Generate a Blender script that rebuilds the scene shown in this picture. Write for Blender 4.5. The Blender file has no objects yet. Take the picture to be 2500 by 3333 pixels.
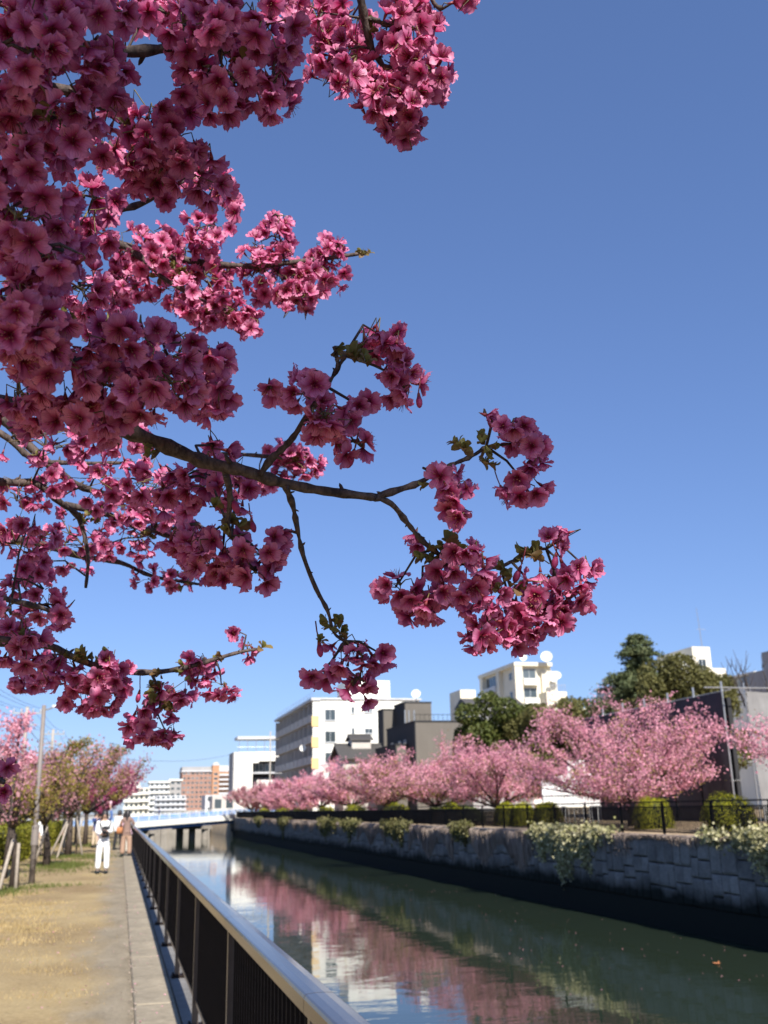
import bpy, math, random
import numpy as np
from mathutils import Vector, Matrix
random.seed(7); rng = np.random.default_rng(7)
SC = bpy.context.scene
COL = SC.collection
R_ = math.radians

# ------------------------------------------------------------------ camera
PW, PH, FPX, EYE = 2500., 3333., 3200., 1.62          # photo size, focal length in photo pixels, eye height
def cam_basis(vp=(390, 2647), s=.021):
    v = np.array([(vp[0]-PW/2)/FPX, -(vp[1]-PH/2)/FPX, -1.]); v /= np.linalg.norm(v)
    u = np.cross(np.array([1, s, 0.]), v); u /= np.linalg.norm(u)
    return np.array([np.cross(v, u), v, u])
RB = cam_basis()
cam = bpy.data.cameras.new('camera'); CAM = bpy.data.objects.new('camera', cam); COL.objects.link(CAM)
m3 = Matrix([list(map(float, r)) for r in RB]).to_4x4(); m3.translation = (0, 0, EYE); CAM.matrix_world = m3
cam.sensor_fit = 'VERTICAL'; cam.sensor_height = 36; cam.lens = FPX*36/PH
cam.clip_start = .05; cam.clip_end = 6000
cam.dof.use_dof = True; cam.dof.focus_distance = 1.32; cam.dof.aperture_fstop = 10.5; cam.dof.aperture_blades = 0
SC.camera = CAM
SC.render.resolution_x, SC.render.resolution_y = 768, 1024

# ------------------------------------------------------------------ sky, sun, exposure
SUN_EL, SUN_AZ = R_(41), math.atan2(.07, -1)            # behind the camera, a little to the right
w = bpy.data.worlds.new('World'); SC.world = w; w.use_nodes = True
nt = w.node_tree
sky = nt.nodes.new('ShaderNodeTexSky'); sky.sky_type = 'NISHITA'; sky.sun_disc = False
sky.sun_elevation = SUN_EL; sky.sun_rotation = SUN_AZ; sky.altitude = 0
sky.air_density = 1.0; sky.dust_density = .3; sky.ozone_density = 4.0
bg = nt.nodes['Background']; bg.inputs[1].default_value = .10
tint = nt.nodes.new('ShaderNodeMix'); tint.data_type = 'RGBA'; tint.blend_type = 'MULTIPLY'; tint.inputs[0].default_value = 1; tint.inputs[7].default_value = (.83, 1.0, 1.43, 1)
gam = nt.nodes.new('ShaderNodeGamma'); gam.inputs[1].default_value = .72; nt.links.new(sky.outputs[0], gam.inputs[0]); nt.links.new(gam.outputs[0], tint.inputs[6]); nt.links.new(tint.outputs[2], bg.inputs[0])
sl = bpy.data.lights.new('sun', 'SUN'); sl.energy = 5.0; sl.angle = R_(.53); sl.color = (1, .955, .89)
SUN = bpy.data.objects.new('sun', sl); COL.objects.link(SUN)
sdir = Vector((math.sin(SUN_AZ)*math.cos(SUN_EL), math.cos(SUN_AZ)*math.cos(SUN_EL), math.sin(SUN_EL)))
SUN.rotation_euler = sdir.to_track_quat('Z', 'Y').to_euler(); SUN.location = sdir*50
SC.view_settings.view_transform = 'Standard'; SC.view_settings.look = 'None'
SC.view_settings.exposure = 0.75; SC.view_settings.gamma = 1; SC.view_settings.use_curve_mapping = False
SC.render.engine = 'CYCLES'; SC.cycles.use_denoising = True
SC.cycles.max_bounces = 8; SC.cycles.transparent_max_bounces = 8; SC.cycles.caustics_reflective = False

# ------------------------------------------------------------------ helpers
def ray(x, y): return RB @ np.array([(x-PW/2)/FPX, -(y-PH/2)/FPX, -1.])
E0 = np.array([0, 0, EYE]); PK = 2500/1659.
def at_depth(px, py, d): return E0 + ray(px*PK, py*PK)*d            # 1659-wide pixel, distance along the optical axis
def proj(p):
    c = (np.asarray(p)-E0) @ RB
    return np.stack([PW/2+FPX*c[..., 0]/-c[..., 2], PH/2-FPX*c[..., 1]/-c[..., 2], -c[..., 2]], -1)

def tag(o, label=None, cat=None, group=None, kind=None):
    if label: o['label'] = label
    if cat: o['category'] = cat
    if group: o['group'] = group
    if kind: o['kind'] = kind
    return o
def empty(name, loc, rz=0):
    o = bpy.data.objects.new(name, None); COL.objects.link(o); o.location = loc; o.rotation_euler.z = rz
    o.empty_display_size = .1
    return o
def link(name, me, parent=None, loc=None):
    o = bpy.data.objects.new(name, me); COL.objects.link(o)
    if parent: o.parent = parent
    if loc is not None: o.location = loc
    return o
def copy_tree(o, parent=None):
    c = o.copy(); COL.objects.link(c)
    if parent: c.parent = parent
    for ch in list(o.children): copy_tree(ch, c)
    return c

class MB:
    def __init__(s): s.v = []; s.f = []; s.m = []; s.cur = 0
    def add(s, vs, fs):
        n = len(s.v); s.v += [tuple(map(float, p)) for p in vs]
        for f in fs: s.f.append(tuple(i+n for i in f)); s.m.append(s.cur)
        return s
    def box(s, x0, x1, y0, y1, z0, z1):
        return s.add([(x0,y0,z0),(x1,y0,z0),(x1,y1,z0),(x0,y1,z0),(x0,y0,z1),(x1,y0,z1),(x1,y1,z1),(x0,y1,z1)],
                     [(0,3,2,1),(4,5,6,7),(0,1,5,4),(1,2,6,5),(2,3,7,6),(3,0,4,7)])
    def cbox(s, c, sz, b=.01):            # chamfered box (vertical and top edges)
        x, y, z = c; a, d, h = sz[0]/2, sz[1]/2, sz[2]/2
        def ring(k, zz): return [(x-a+k,y-d,zz),(x+a-k,y-d,zz),(x+a,y-d+k,zz),(x+a,y+d-k,zz),(x+a-k,y+d,zz),(x-a+k,y+d,zz),(x-a,y+d-k,zz),(x-a,y-d+k,zz)]
        def ring2(k, zz, i): return [(px+(i if px < x else -i), py+(i if py < y else -i), zz) for px, py, _ in ring(k, zz)]
        vs = ring(b, z-h)+ring(b, z+h-b)+ring2(b, z+h, b)
        fs = [tuple(reversed(range(8)))]+[(r*8+i, r*8+(i+1) % 8, (r+1)*8+(i+1) % 8, (r+1)*8+i) for r in (0, 1) for i in range(8)]+[tuple(range(16, 24))]
        return s.add(vs, fs)
    def quad(s, a, b, c, d): return s.add([a, b, c, d], [(0, 1, 2, 3)])
    def tube(s, pts, rad, n=6, cap=True):
        pts = [Vector(p) for p in pts]
        if not hasattr(rad, '__len__'): rad = [rad]*len(pts)
        vs = []; up = None
        for i, p in enumerate(pts):
            t = (pts[min(i+1, len(pts)-1)]-pts[max(i-1, 0)])
            if t.length < 1e-9: t = Vector((0, 0, 1))
            t.normalize()
            if up is None: up = t.orthogonal().normalized()
            else:
                up = up-t*up.dot(t)
                up = up.normalized() if up.length > 1e-6 else t.orthogonal().normalized()
            b = t.cross(up)
            for k in range(n):
                a = 2*math.pi*k/n
                vs.append(p+(up*math.cos(a)+b*math.sin(a))*rad[i])
        fs = [(i*n+k, i*n+(k+1) % n, (i+1)*n+(k+1) % n, (i+1)*n+k) for i in range(len(pts)-1) for k in range(n)]
        if cap: fs += [tuple(reversed(range(n))), tuple(range((len(pts)-1)*n, len(pts)*n))]
        return s.add(vs, fs)
    def lathe(s, prof, n=12, c=(0, 0)):
        vs = [(c[0]+r*math.cos(2*math.pi*k/n), c[1]+r*math.sin(2*math.pi*k/n), z) for r, z in prof for k in range(n)]
        fs = [(i*n+k, i*n+(k+1) % n, (i+1)*n+(k+1) % n, (i+1)*n+k) for i in range(len(prof)-1) for k in range(n)]
        fs += [tuple(reversed(range(n))), tuple(range((len(prof)-1)*n, len(prof)*n))]
        return s.add(vs, fs)
    def mesh(s, name, mat, smooth=False):
        me = bpy.data.meshes.new(name); me.from_pydata(s.v, [], s.f)
        for mm in (mat if isinstance(mat, (list, tuple)) else [mat]): me.materials.append(mm)
        if s.m and max(s.m): me.polygons.foreach_set('material_index', s.m)
        if smooth: me.polygons.foreach_set('use_smooth', [True]*len(me.polygons))
        me.update(); return me
    def build(s, name, mat, parent=None, loc=None, smooth=False):
        return link(name, s.mesh(name, mat, smooth), parent, loc)

def np_mesh(name, V, F, mats, midx=None, uv=None, smooth=False):       # V (n,3); F (m,k) one polygon size
    me = bpy.data.meshes.new(name); V = np.asarray(V, np.float32); F = np.asarray(F, np.int32)
    me.vertices.add(len(V)); me.vertices.foreach_set('co', V.ravel())
    m, k = F.shape
    me.loops.add(m*k); me.loops.foreach_set('vertex_index', F.ravel())
    me.polygons.add(m); me.polygons.foreach_set('loop_start', np.arange(0, m*k, k, dtype=np.int32))
    for mm in mats: me.materials.append(mm)
    if midx is not None: me.polygons.foreach_set('material_index', np.asarray(midx, np.int32))
    me.polygons.foreach_set('use_smooth', np.full(m, bool(smooth)))
    if uv is not None:
        l = me.uv_layers.new(name='UVMap'); l.data.foreach_set('uv', np.asarray(uv, np.float32)[F.ravel()].ravel())
    me.update(calc_edges=True); return me

# ------------------------------------------------------------------ materials
class NT:
    def __init__(s, name):
        s.mat = bpy.data.materials.new(name); s.mat.use_nodes = True
        s.n = s.mat.node_tree.nodes; s.l = s.mat.node_tree.links
        s.b = s.n['Principled BSDF']; s.out = s.n['Material Output']
        s._obj = None
    def node(s, t, **k):
        x = s.n.new(t)
        for a, v in k.items(): setattr(x, a, v)
        return x
    def co(s, kind='Object'):
        if s._obj is None: s._obj = s.node('ShaderNodeTexCoord')
        return s._obj.outputs[kind]
    def pos(s): return s.node('ShaderNodeNewGeometry').outputs['Position']
    def mapping(s, vec, scale=(1, 1, 1)):
        m = s.node('ShaderNodeMapping'); m.inputs['Scale'].default_value = scale; s.l.new(vec, m.inputs[0]); return m.outputs[0]
    def noise(s, scale, detail=4, rough=.55, vec=None, dist=0):
        t = s.node('ShaderNodeTexNoise'); t.inputs['Scale'].default_value = scale; t.inputs['Detail'].default_value = detail
        t.inputs['Roughness'].default_value = rough; t.inputs['Distortion'].default_value = dist
        s.l.new(vec if vec is not None else s.co(), t.inputs['Vector']); return t.outputs['Fac']
    def ramp(s, fac, stops):
        r = s.node('ShaderNodeValToRGB'); e = r.color_ramp.elements
        while len(e) < len(stops): e.new(.5)
        for x, (p, c) in zip(e, stops): x.position = p; x.color = (*c, 1) if len(c) == 3 else c
        s.l.new(fac, r.inputs[0]); return r.outputs[0]
    def mix(s, fac, a, b, mode='MIX'):
        m = s.node('ShaderNodeMix', data_type='RGBA', blend_type=mode)
        for sock, v in ((m.inputs[0], fac), (m.inputs[6], a), (m.inputs[7], b)):
            if hasattr(v, 'links') or hasattr(v, 'is_linked'): s.l.new(v, sock)
            elif isinstance(v, tuple): sock.default_value = (*v, 1)
            else: sock.default_value = v
        return m.outputs[2]
    def math(s, op, a, b=0.):
        m = s.node('ShaderNodeMath', operation=op)
        for sock, v in ((m.inputs[0], a), (m.inputs[1], b)):
            if hasattr(v, 'is_linked'): s.l.new(v, sock)
            else: sock.default_value = v
        return m.outputs[0]
    def base(s, c):
        if isinstance(c, tuple): s.b.inputs['Base Color'].default_value = (*c, 1)
        else: s.l.new(c, s.b.inputs['Base Color'])
        return s
    def set(s, rough=.6, metal=0, spec=None, ior=None):
        s.b.inputs['Roughness'].default_value = rough; s.b.inputs['Metallic'].default_value = metal
        if spec is not None: s.b.inputs['Specular IOR Level'].default_value = spec
        if ior: s.b.inputs['IOR'].default_value = ior
        return s
    def bump(s, h, strength=.3, dist=.02):
        b = s.node('ShaderNodeBump'); b.inputs['Strength'].default_value = strength; b.inputs['Distance'].default_value = dist
        s.l.new(h, b.inputs['Height']); s.l.new(b.outputs[0], s.b.inputs['Normal']); return s

def mat_plain(name, c, rough=.7, var=.16, scale=3., metal=0, spec=None, bump=0., bscale=40.):
    t = NT(name); f = t.noise(scale, 5, .6)
    lo = tuple(x*(1-var) for x in c); hi = tuple(min(1, x*(1+var)) for x in c)
    t.base(t.ramp(f, [(.3, lo), (.7, hi)])).set(rough, metal, spec)
    if bump: t.bump(t.noise(bscale, 4), bump, .01)
    return t.mat
def mat_leafy(name, cols, transl=.35, rough=.6, scale=1.2):
    """diffuse + translucent foliage; colour varies per leaf (random per mesh island) and softly through space"""
    t = NT(name); g = t.node('ShaderNodeNewGeometry')
    a = t.ramp(g.outputs['Random Per Island'], [(i/(max(1, len(cols)-1)), c) for i, c in enumerate(cols)])
    big = t.noise(scale, 2, .5)
    c = t.mix(1.0, a, t.ramp(big, [(.3, (.78, .78, .78)), (.7, (1.15, 1.12, 1.1))]), 'MULTIPLY')
    t.base(c).set(rough, 0, .25)
    tr = t.node('ShaderNodeBsdfTranslucent'); t.l.new(c, tr.inputs[0])
    mx = t.node('ShaderNodeMixShader'); mx.inputs[0].default_value = transl
    t.l.new(t.b.outputs[0], mx.inputs[1]); t.l.new(tr.outputs[0], mx.inputs[2]); t.l.new(mx.outputs[0], t.out.inputs[0])
    return t.mat
def mat_bark(name, c1=(.035, .026, .022), c2=(.13, .10, .085), sc=60.):
    t = NT(name); v = t.mapping(t.co(), (1, 1, .35)); f = t.noise(sc, 5, .65, v)
    t.base(t.ramp(f, [(.35, c1), (.68, c2)])).set(.8, 0, .3).bump(f, .6, .004)
    return t.mat

M = {}
def mat_petal(name, deep, mid, edge, transl):
    t = NT(name)
    uv = t.co('UV'); sep = t.node('ShaderNodeSeparateXYZ'); t.l.new(uv, sep.inputs[0])
    col = t.ramp(sep.outputs[1], [(0, deep), (.17, tuple(.6*a+.4*b for a, b in zip(deep, mid))), (.36, mid), (.64, tuple(.3*a+.7*b for a, b in zip(mid, edge))), (.96, edge)])
    wv = t.node('ShaderNodeTexNoise'); mp = t.mapping(uv, (26, 2.0, 1)); t.l.new(mp, wv.inputs['Vector']); wv.inputs['Scale'].default_value = 1.0
    wv.inputs['Detail'].default_value = 2
    veins = t.ramp(wv.outputs['Fac'], [(.38, (.84, .72, .78)), (.58, (1.04, 1.03, 1.03))])
    col = t.mix(1.0, col, veins, 'MULTIPLY')
    isl = t.node('ShaderNodeNewGeometry').outputs['Random Per Island']
    col = t.mix(1.0, col, t.ramp(isl, [(0, (.74, .66, .74)), (1, (1.12, 1.14, 1.12))]), 'MULTIPLY')
    t.base(col).set(.48, 0, .4)
    gm = t.node('ShaderNodeGamma'); t.l.new(col, gm.inputs[0]); gm.inputs[1].default_value = 1.3      # light through a petal is deeper in colour
    tr = t.node('ShaderNodeBsdfTranslucent'); t.l.new(gm.outputs[0], tr.inputs[0])
    mx = t.node('ShaderNodeMixShader'); mx.inputs[0].default_value = transl
    t.l.new(t.b.outputs[0], mx.inputs[1]); t.l.new(tr.outputs[0], mx.inputs[2]); t.l.new(mx.outputs[0], t.out.inputs[0])
    return t.mat
M['petal'] = mat_petal('petal', (.22, .003, .025), (.62, .095, .25), (.90, .36, .55), .44)
M['filament'] = mat_plain('filament', (.20, .006, .03), .5)
M['anther'] = mat_plain('anther', (.42, .22, .09), .6)
M['calyx'] = mat_plain('calyx', (.20, .025, .03), .55, .3, 90)
M['stalk'] = mat_plain('stalk', (.13, .10, .03), .6, .4, 60)
M['bract'] = mat_leafy('bract', [(.15, .15, .04), (.22, .21, .06), (.24, .14, .06)], .35, .5, 30)
M['bark'] = mat_bark('branch_bark', (.028, .02, .018), (.13, .095, .08), 130)
M['trunk'] = mat_bark('trunk_bark', (.025, .018, .014), (.085, .064, .05), 22)
M['pink'] = mat_leafy('pale_pink_blossom', [(.60, .24, .32), (.70, .32, .40), (.78, .42, .48), (.62, .26, .36)], .3, .7, .8)
M['pinkdusty'] = mat_leafy('dusty_pink_blossom', [(.44, .20, .235), (.52, .26, .285), (.60, .33, .35)], .3, .7, .8)
M['magenta'] = mat_leafy('magenta_blossom', [(.27, .035, .10), (.36, .06, .155), (.43, .10, .20)], .3, .7, .8)
M['youngleaf'] = mat_leafy('young_leaf', [(.22, .19, .035), (.30, .25, .055), (.26, .16, .06)], .35, .6, 1)
M['green'] = mat_leafy('evergreen_leaf', [(.055, .075, .018), (.085, .105, .025), (.12, .13, .035)], .22, .5, .9)
M['olive'] = mat_leafy('olive_leaf', [(.095, .095, .03), (.13, .125, .04), (.16, .15, .05)], .25, .6, .7)
M['conifer'] = mat_leafy('conifer_needle', [(.08, .11, .05), (.12, .145, .065), (.16, .18, .08)], .2, .6, .9)
M['bush'] = mat_leafy('clipped_bush_leaf', [(.24, .26, .012), (.34, .34, .02), (.42, .40, .03)], .3, .5, 1.5)
M['hedge'] = mat_leafy('hedge_leaf', [(.13, .14, .012), (.21, .21, .02), (.28, .26, .03)], .3, .55, 1.5)
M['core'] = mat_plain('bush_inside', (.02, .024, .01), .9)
M['vine'] = mat_leafy('variegated_vine_leaf', [(.22, .22, .09), (.42, .40, .21), (.60, .56, .35), (.32, .31, .13)], .3, .45, 1.5)
M['vine2'] = mat_leafy('green_vine_leaf', [(.11, .115, .035), (.17, .16, .06), (.22, .20, .09)], .3, .5, 1.5)
M['dry'] = mat_leafy('dry_stem', [(.26, .20, .16), (.38, .31, .25), (.32, .25, .22)], .1, .8, 1.5)
M['grassblade'] = mat_leafy('green_grass_blade', [(.07, .10, .015), (.12, .15, .03), (.16, .17, .05)], .3, .6, 2)
M['strawblade'] = mat_leafy('straw_grass_blade', [(.36, .26, .11), (.48, .36, .17), (.42, .33, .17)], .2, .7, 2)

def m_path():
    t = NT('trodden_earth_path'); p = t.co()
    f1 = t.noise(.35, 5, .6, p); f2 = t.noise(3.2, 6, .65, t.mapping(p, (1, .55, 1))); f3 = t.noise(26, 5, .7, p)
    a = t.ramp(f1, [(.34, (.19, .125, .06)), (.6, (.36, .27, .135))])
    b = t.mix(t.math('MULTIPLY', f2, .65), a, (.37, .29, .165))
    c = t.mix(.75, b, t.ramp(f3, [(.3, (.66, .64, .6)), (.7, (1.2, 1.2, 1.2))]), 'MULTIPLY')
    # worn concrete along the kerb, with earth and sand trodden over its edge
    sx = t.node('ShaderNodeSeparateXYZ'); t.l.new(p, sx.inputs[0])
    e1 = t.noise(1.1, 6, .7, t.mapping(p, (1, .45, 1))); q = t.math('ADD', sx.outputs[0], t.math('MULTIPLY', t.math('SUBTRACT', e1, .5), 1.5))
    q = t.math('ADD', q, t.math('MULTIPLY', t.math('SUBTRACT', f3, .5), .35))
    fac = t.ramp(t.math('ADD', t.math('MULTIPLY', q, .8), .55), [(.20, (0, 0, 0)), (.56, (1, 1, 1))])
    g1 = t.noise(2.4, 6, .7, t.mapping(p, (1, .4, 1)))
    con = t.mix(.7, t.ramp(g1, [(.3, (.19, .155, .105)), (.68, (.31, .26, .185))]), t.ramp(f3, [(.3, (.7, .7, .7)), (.7, (1.2, 1.2, 1.2))]), 'MULTIPLY')
    c = t.mix(fac, c, con)
    t.base(c).set(.95, 0, .1).bump(t.math('ADD', f3, t.math('MULTIPLY', f2, 2.0)), .5, .02); return t.mat
def m_concrete(name, c=(.33, .30, .26), sc=1.0):
    t = NT(name); p = t.co()
    f1 = t.noise(.9*sc, 6, .65, p); f2 = t.noise(7*sc, 6, .7, p); f3 = t.noise(90*sc, 3, .6, p)
    a = t.ramp(f1, [(.3, tuple(x*.72 for x in c)), (.7, tuple(x*1.18 for x in c))])
    b = t.mix(.6, a, t.ramp(f2, [(.32, (.68, .66, .62)), (.66, (1.16, 1.15, 1.13))]), 'MULTIPLY')
    b = t.mix(.35, b, t.ramp(f3, [(.3, (.6, .6, .6)), (.7, (1.3, 1.3, 1.3))]), 'MULTIPLY')
    t.base(b).set(.9, 0, .25).bump(f3, .35, .006); return t.mat
def m_stone():
    t = NT('canal_wall_stone'); p = t.pos()
    oi = t.node('ShaderNodeObjectInfo').outputs['Random']
    f1 = t.noise(1.6, 6, .7, p); f2 = t.noise(14, 6, .7, p)
    a = t.ramp(f1, [(.3, (.16, .148, .138)), (.7, (.29, .268, .245))])
    a = t.mix(.7, a, t.ramp(f2, [(.3, (.62, .62, .62)), (.7, (1.25, 1.24, 1.22))]), 'MULTIPLY')
    a = t.mix(1.0, a, t.ramp(oi, [(0, (.8, .8, .8)), (1, (1.2, 1.2, 1.2))]), 'MULTIPLY')
    # stone turns near black low on the wall, along an uneven line
    sep = t.node('ShaderNodeSeparateXYZ'); t.l.new(p, sep.inputs[0])
    z = t.math('ADD', sep.outputs[2], t.math('MULTIPLY', t.noise(.7, 4, .6, p), .9))
    base_mix = t.ramp(t.math('ADD', t.math('MULTIPLY', z, .5), .85), [(.38, (0, 0, 0)), (.62, (1, 1, 1))])
    c = t.mix(base_mix, (.018, .02, .017), a)
    t.base(c).set(.9, 0, .1).bump(f2, .5, .02); return t.mat
def m_water():
    t = NT('canal_water'); p = t.co()
    t.base((.020, .030, .019)).set(.02, 0, .5, 1.33)
    v1 = t.mapping(p, (.55, 1.1, 1)); v2 = t.mapping(p, (1.6, 4.2, 1)); v3 = t.mapping(p, (.12, .2, 1))
    h = t.math('ADD', t.math('MULTIPLY', t.noise(1, 3, .5, v1, .4), .9), t.math('MULTIPLY', t.noise(1, 3, .5, v2, .5), .16))
    h = t.math('MULTIPLY', h, t.math('ADD', t.math('MULTIPLY', t.noise(1, 2, .5, v3), 1.3), .1))
    t.bump(h, .09, .10); return t.mat
def m_window():
    t = NT('window_glass'); r = t.node('ShaderNodeObjectInfo').outputs['Random']
    t.base(t.ramp(r, [(0, (.03, .04, .045)), (.7, (.07, .09, .10)), (1, (.22, .24, .25))])).set(.08, 0, .6); return t.mat
def m_sheet(name, c):
    t = NT(name); p = t.co(); f = t.noise(1.1, 5, .6, p); g = t.noise(7, 4, .6, t.mapping(p, (1, 1, .2)))
    t.base(t.mix(.5, t.ramp(f, [(.3, tuple(x*.8 for x in c)), (.7, tuple(x*1.15 for x in c))]), t.ramp(g, [(.3, (.8, .8, .8)), (.7, (1.1, 1.1, 1.1))]), 'MULTIPLY')).set(.75, 0, .2)
    return t.mat.copy() if False else t.mat
def m_wall(name, c, streak=.12):
    t = NT(name); p = t.co(); f = t.noise(.35, 5, .6, p); g = t.noise(1.8, 5, .65, t.mapping(p, (1, 1, .12)))
    a = t.ramp(f, [(.3, tuple(x*.93 for x in c)), (.7, tuple(min(.9, x*1.04) for x in c))])
    t.base(t.mix(.8, a, t.ramp(g, [(.32, (1-streak,)*3), (.6, (1, 1, 1))]), 'MULTIPLY')).set(.8, 0, .25); return t.mat
M['path'] = m_path(); M['concrete'] = m_concrete('path_concrete', (.35, .315, .26)); M['kerb'] = m_concrete('kerb_concrete', (.30, .255, .185), 1.3)
M['plinth'] = m_concrete('plinth_concrete', (.20, .19, .175), 1.2)
M['pier'] = m_concrete('pier_concrete', (.30, .27, .23), .4)
M['stone'] = m_stone(); M['water'] = m_water(); M['glass'] = m_window()
M['mortar'] = mat_plain('wall_joint', (.02, .02, .02), .95)
M['bankearth'] = mat_plain('far_bank_earth', (.36, .26, .15), .95, .25, 1.2, bump=.4, bscale=12)
M['cityground'] = mat_plain('city_ground', (.22, .20, .17), .95, .2, .1)
t = NT('brown_rail_paint'); f = t.noise(35, 4); t.base(t.ramp(f, [(.3, (.052, .040, .032)), (.7, (.070, .055, .045))])).set(.18, .3, .42)
M['rail'] = t.mat
t = NT('brown_bar_paint'); f = t.noise(20, 4); t.base(t.ramp(f, [(.3, (.011, .007, .005)), (.7, (.018, .011, .008))])).set(.6, 0, .12)
M['bar'] = t.mat
M['post'] = mat_plain('brown_post_paint', (.12, .09, .07), .28, .1, 20, .4)
M['black'] = mat_plain('black_fence_paint', (.008, .007, .007), .6, .2, 4, 0, .12)
M['steel'] = mat_plain('galvanised_steel', (.42, .43, .43), .4, .1, 4, .7)
M['pole'] = mat_plain('grey_brown_pole', (.20, .17, .15), .6, .12, 3)
M['cpole'] = mat_plain('concrete_pole', (.34, .31, .27), .8, .1, 3)
M['stake'] = mat_plain('weathered_stake', (.33, .28, .22), .85, .25, 18)
M['wire'] = mat_plain('cable', (.03, .03, .035), .6)
M['bluepaint'] = mat_plain('bridge_blue_paint', (.22, .40, .72), .5, .1, 1)
M['bluedark'] = mat_plain('bridge_girder_paint', (.10, .22, .48), .5, .15, .7)
M['white'] = m_wall('white_render', (.74, .73, .66), .07)
M['cream'] = m_wall('cream_render', (.72, .66, .52), .10)
M['grey'] = m_wall('grey_render', (.33, .32, .31), .12)
M['lgrey'] = m_wall('light_grey_render', (.52, .53, .54), .12)
M['taupe'] = m_wall('taupe_cladding', (.14, .125, .105), .1)
M['charcoal'] = m_wall('charcoal_cladding', (.03, .03, .032), .1)
M['balc'] = m_wall('grey_brown_balcony', (.50, .46, .41), .1)
M['tan'] = m_wall('tan_screen', (.74, .52, .24), .05)
M['brick'] = m_wall('brick_tile', (.31, .18, .135), .1); M['orange'] = m_wall('orange_tile', (.44, .24, .14), .1)
M['rooftile'] = mat_plain('dark_roof_tile', (.07, .065, .06), .7, .2, 6)
M['frame'] = mat_plain('window_frame', (.45, .46, .46), .5)
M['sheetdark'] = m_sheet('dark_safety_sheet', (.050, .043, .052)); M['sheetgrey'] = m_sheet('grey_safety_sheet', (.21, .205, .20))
M['whitesheet'] = m_sheet('white_sheet', (.80, .80, .78))
M['skin'] = mat_plain('skin', (.52, .33, .24), .55); M['hair'] = mat_plain('dark_hair', (.018, .013, .012), .45)
def cloth(n, c): return mat_plain('cloth_'+n, c, .9, .12, 6)
for n, c in dict(white=(.80, .80, .78), cream=(.72, .68, .58), black=(.018, .018, .02), brown=(.22, .14, .11), tan=(.36, .23, .16), pink=(.62, .40, .46), navy=(.03, .05, .14), blue=(.10, .18, .42), beige=(.50, .40, .28), green=(.35, .36, .05), shoe=(.015, .02, .02), orange=(.45, .18, .07), grey=(.2, .2, .21)).items():
    M['c_'+n] = cloth(n, c)

# ------------------------------------------------------------------ setting: ground, path, kerb, water
WZ = -2.44; WX = 18.0; GZ = .50
def sheet(name, x0, x1, y0, y1, z, mat, nx=1, ny=1):
    m = MB(); m.box(x0, x1, y0, y1, z-.3, z); o = m.build(name, mat); tag(o, kind='structure'); return o
m = MB(); xs = [-60, -12, -6, -4, -3, -2.4, -2, -1.6, -1.2, -.8, -.4, .206]; ys = [-12, 0, 6]+list(np.arange(7, 60, .9))+[70, 90, 130, 215]
V = [(x, y, (.03*math.sin(1.3*x+.35*y)+.02*math.sin(2.9*y+x) if -6 < x < -.3 else 0)-.004) for y in ys for x in xs]
n = len(xs); m.add(V, [(j*n+i, j*n+i+1, (j+1)*n+i+1, (j+1)*n+i) for j in range(len(ys)-1) for i in range(n-1)])
o = m.build('earth_path', M['path'], smooth=True); tag(o, kind='structure')
m = MB(); m.box(-60, .2, -12, 215, -4, -.35); tag(m.build('near_bank_ground', M['cityground']), kind='structure')
kerb = empty('kerb', (0, 0, 0)); tag(kerb, kind='structure')
m = MB(); m.cbox((0, 0, 0), (.355, 2.985, .24), .012); kme = m.mesh('kerb_slab', M['kerb'])
for i in range(36): link('kerb_slab', kme, kerb, (.385, -1.2+3*i+.3, -.085+random.uniform(-.002, .002)))
m = MB(); m.box(.566, .86, -12, 215, -4, .045); tag(m.build('canal_edge', M['plinth']), kind='structure')
m = MB(); m.add([(.5, -30, WZ), (WX+.5, -30, WZ), (WX+.5, 216, WZ), (.5, 216, WZ)], [(0, 1, 2, 3)]); tag(m.build('canal_water', M['water']), kind='structure')
m = MB(); prof = [(WX+.06, -4), (WX+.06, GZ-.02), (WX+1, GZ+.03), (WX+3, .60), (WX+12, .72), (120, 1.0), (900, 1.0)]
yy = [-30]+list(np.arange(15, 216, 3.0))+[230, 1500]
m.add([(x, y, z+(.03*math.sin(y*.7+x) if 18.5 < x < 25 else 0)) for y in yy for x, z in prof], [(j*7+i, j*7+i+1, (j+1)*7+i+1, (j+1)*7+i) for j in range(len(yy)-1) for i in range(6)])
tag(m.build('far_bank_ground', M['bankearth'], smooth=True), kind='structure')
m = MB(); m.box(-900, 900, 216, 4000, -5, .15); tag(m.build('city_ground', M['cityground']), kind='structure')
m = MB(); m.box(-900, -60, -12, 216, -5, -.05); tag(m.build('side_ground', M['cityground']), kind='structure')

# ------------------------------------------------------------------ canal railing beside the path
XR0, XR1, RZ = .595, .700, 1.065
rl = empty('canal_railing', (.65, 3.4, 0)); tag(rl, 'dark brown metal railing with wide glossy top rail beside the path', 'railing')
SP = 2.5
def top_rail_mesh():
    hw = (XR1-XR0)/2
    pf = [(-hw, -.055), (-hw, -.012), (-hw+.004, -.003), (-hw+.010, .001), (-.015, .0035), (.015, .0035), (hw-.010, .001), (hw-.003, -.004), (hw, -.012), (hw, -.055)]
    m = MB(); n = len(pf); L = SP-.006
    m.add([(x, y, z) for y in (0, L) for x, z in pf], [(i, i+1, n+i+1, n+i) for i in range(n-1)]+[(n-1, 0, n, 2*n-1), tuple(range(n)), tuple(reversed(range(n, 2*n)))])
    return m.mesh('top_rail', M['rail'])
trm = top_rail_mesh()
m = MB(); m.box(-.024, -.006, -.020, .020, .045, 1.01); m.box(-.006, .024, -.02, .02, .045, 1.01); pom = m.mesh('post', M['post'])
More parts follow.
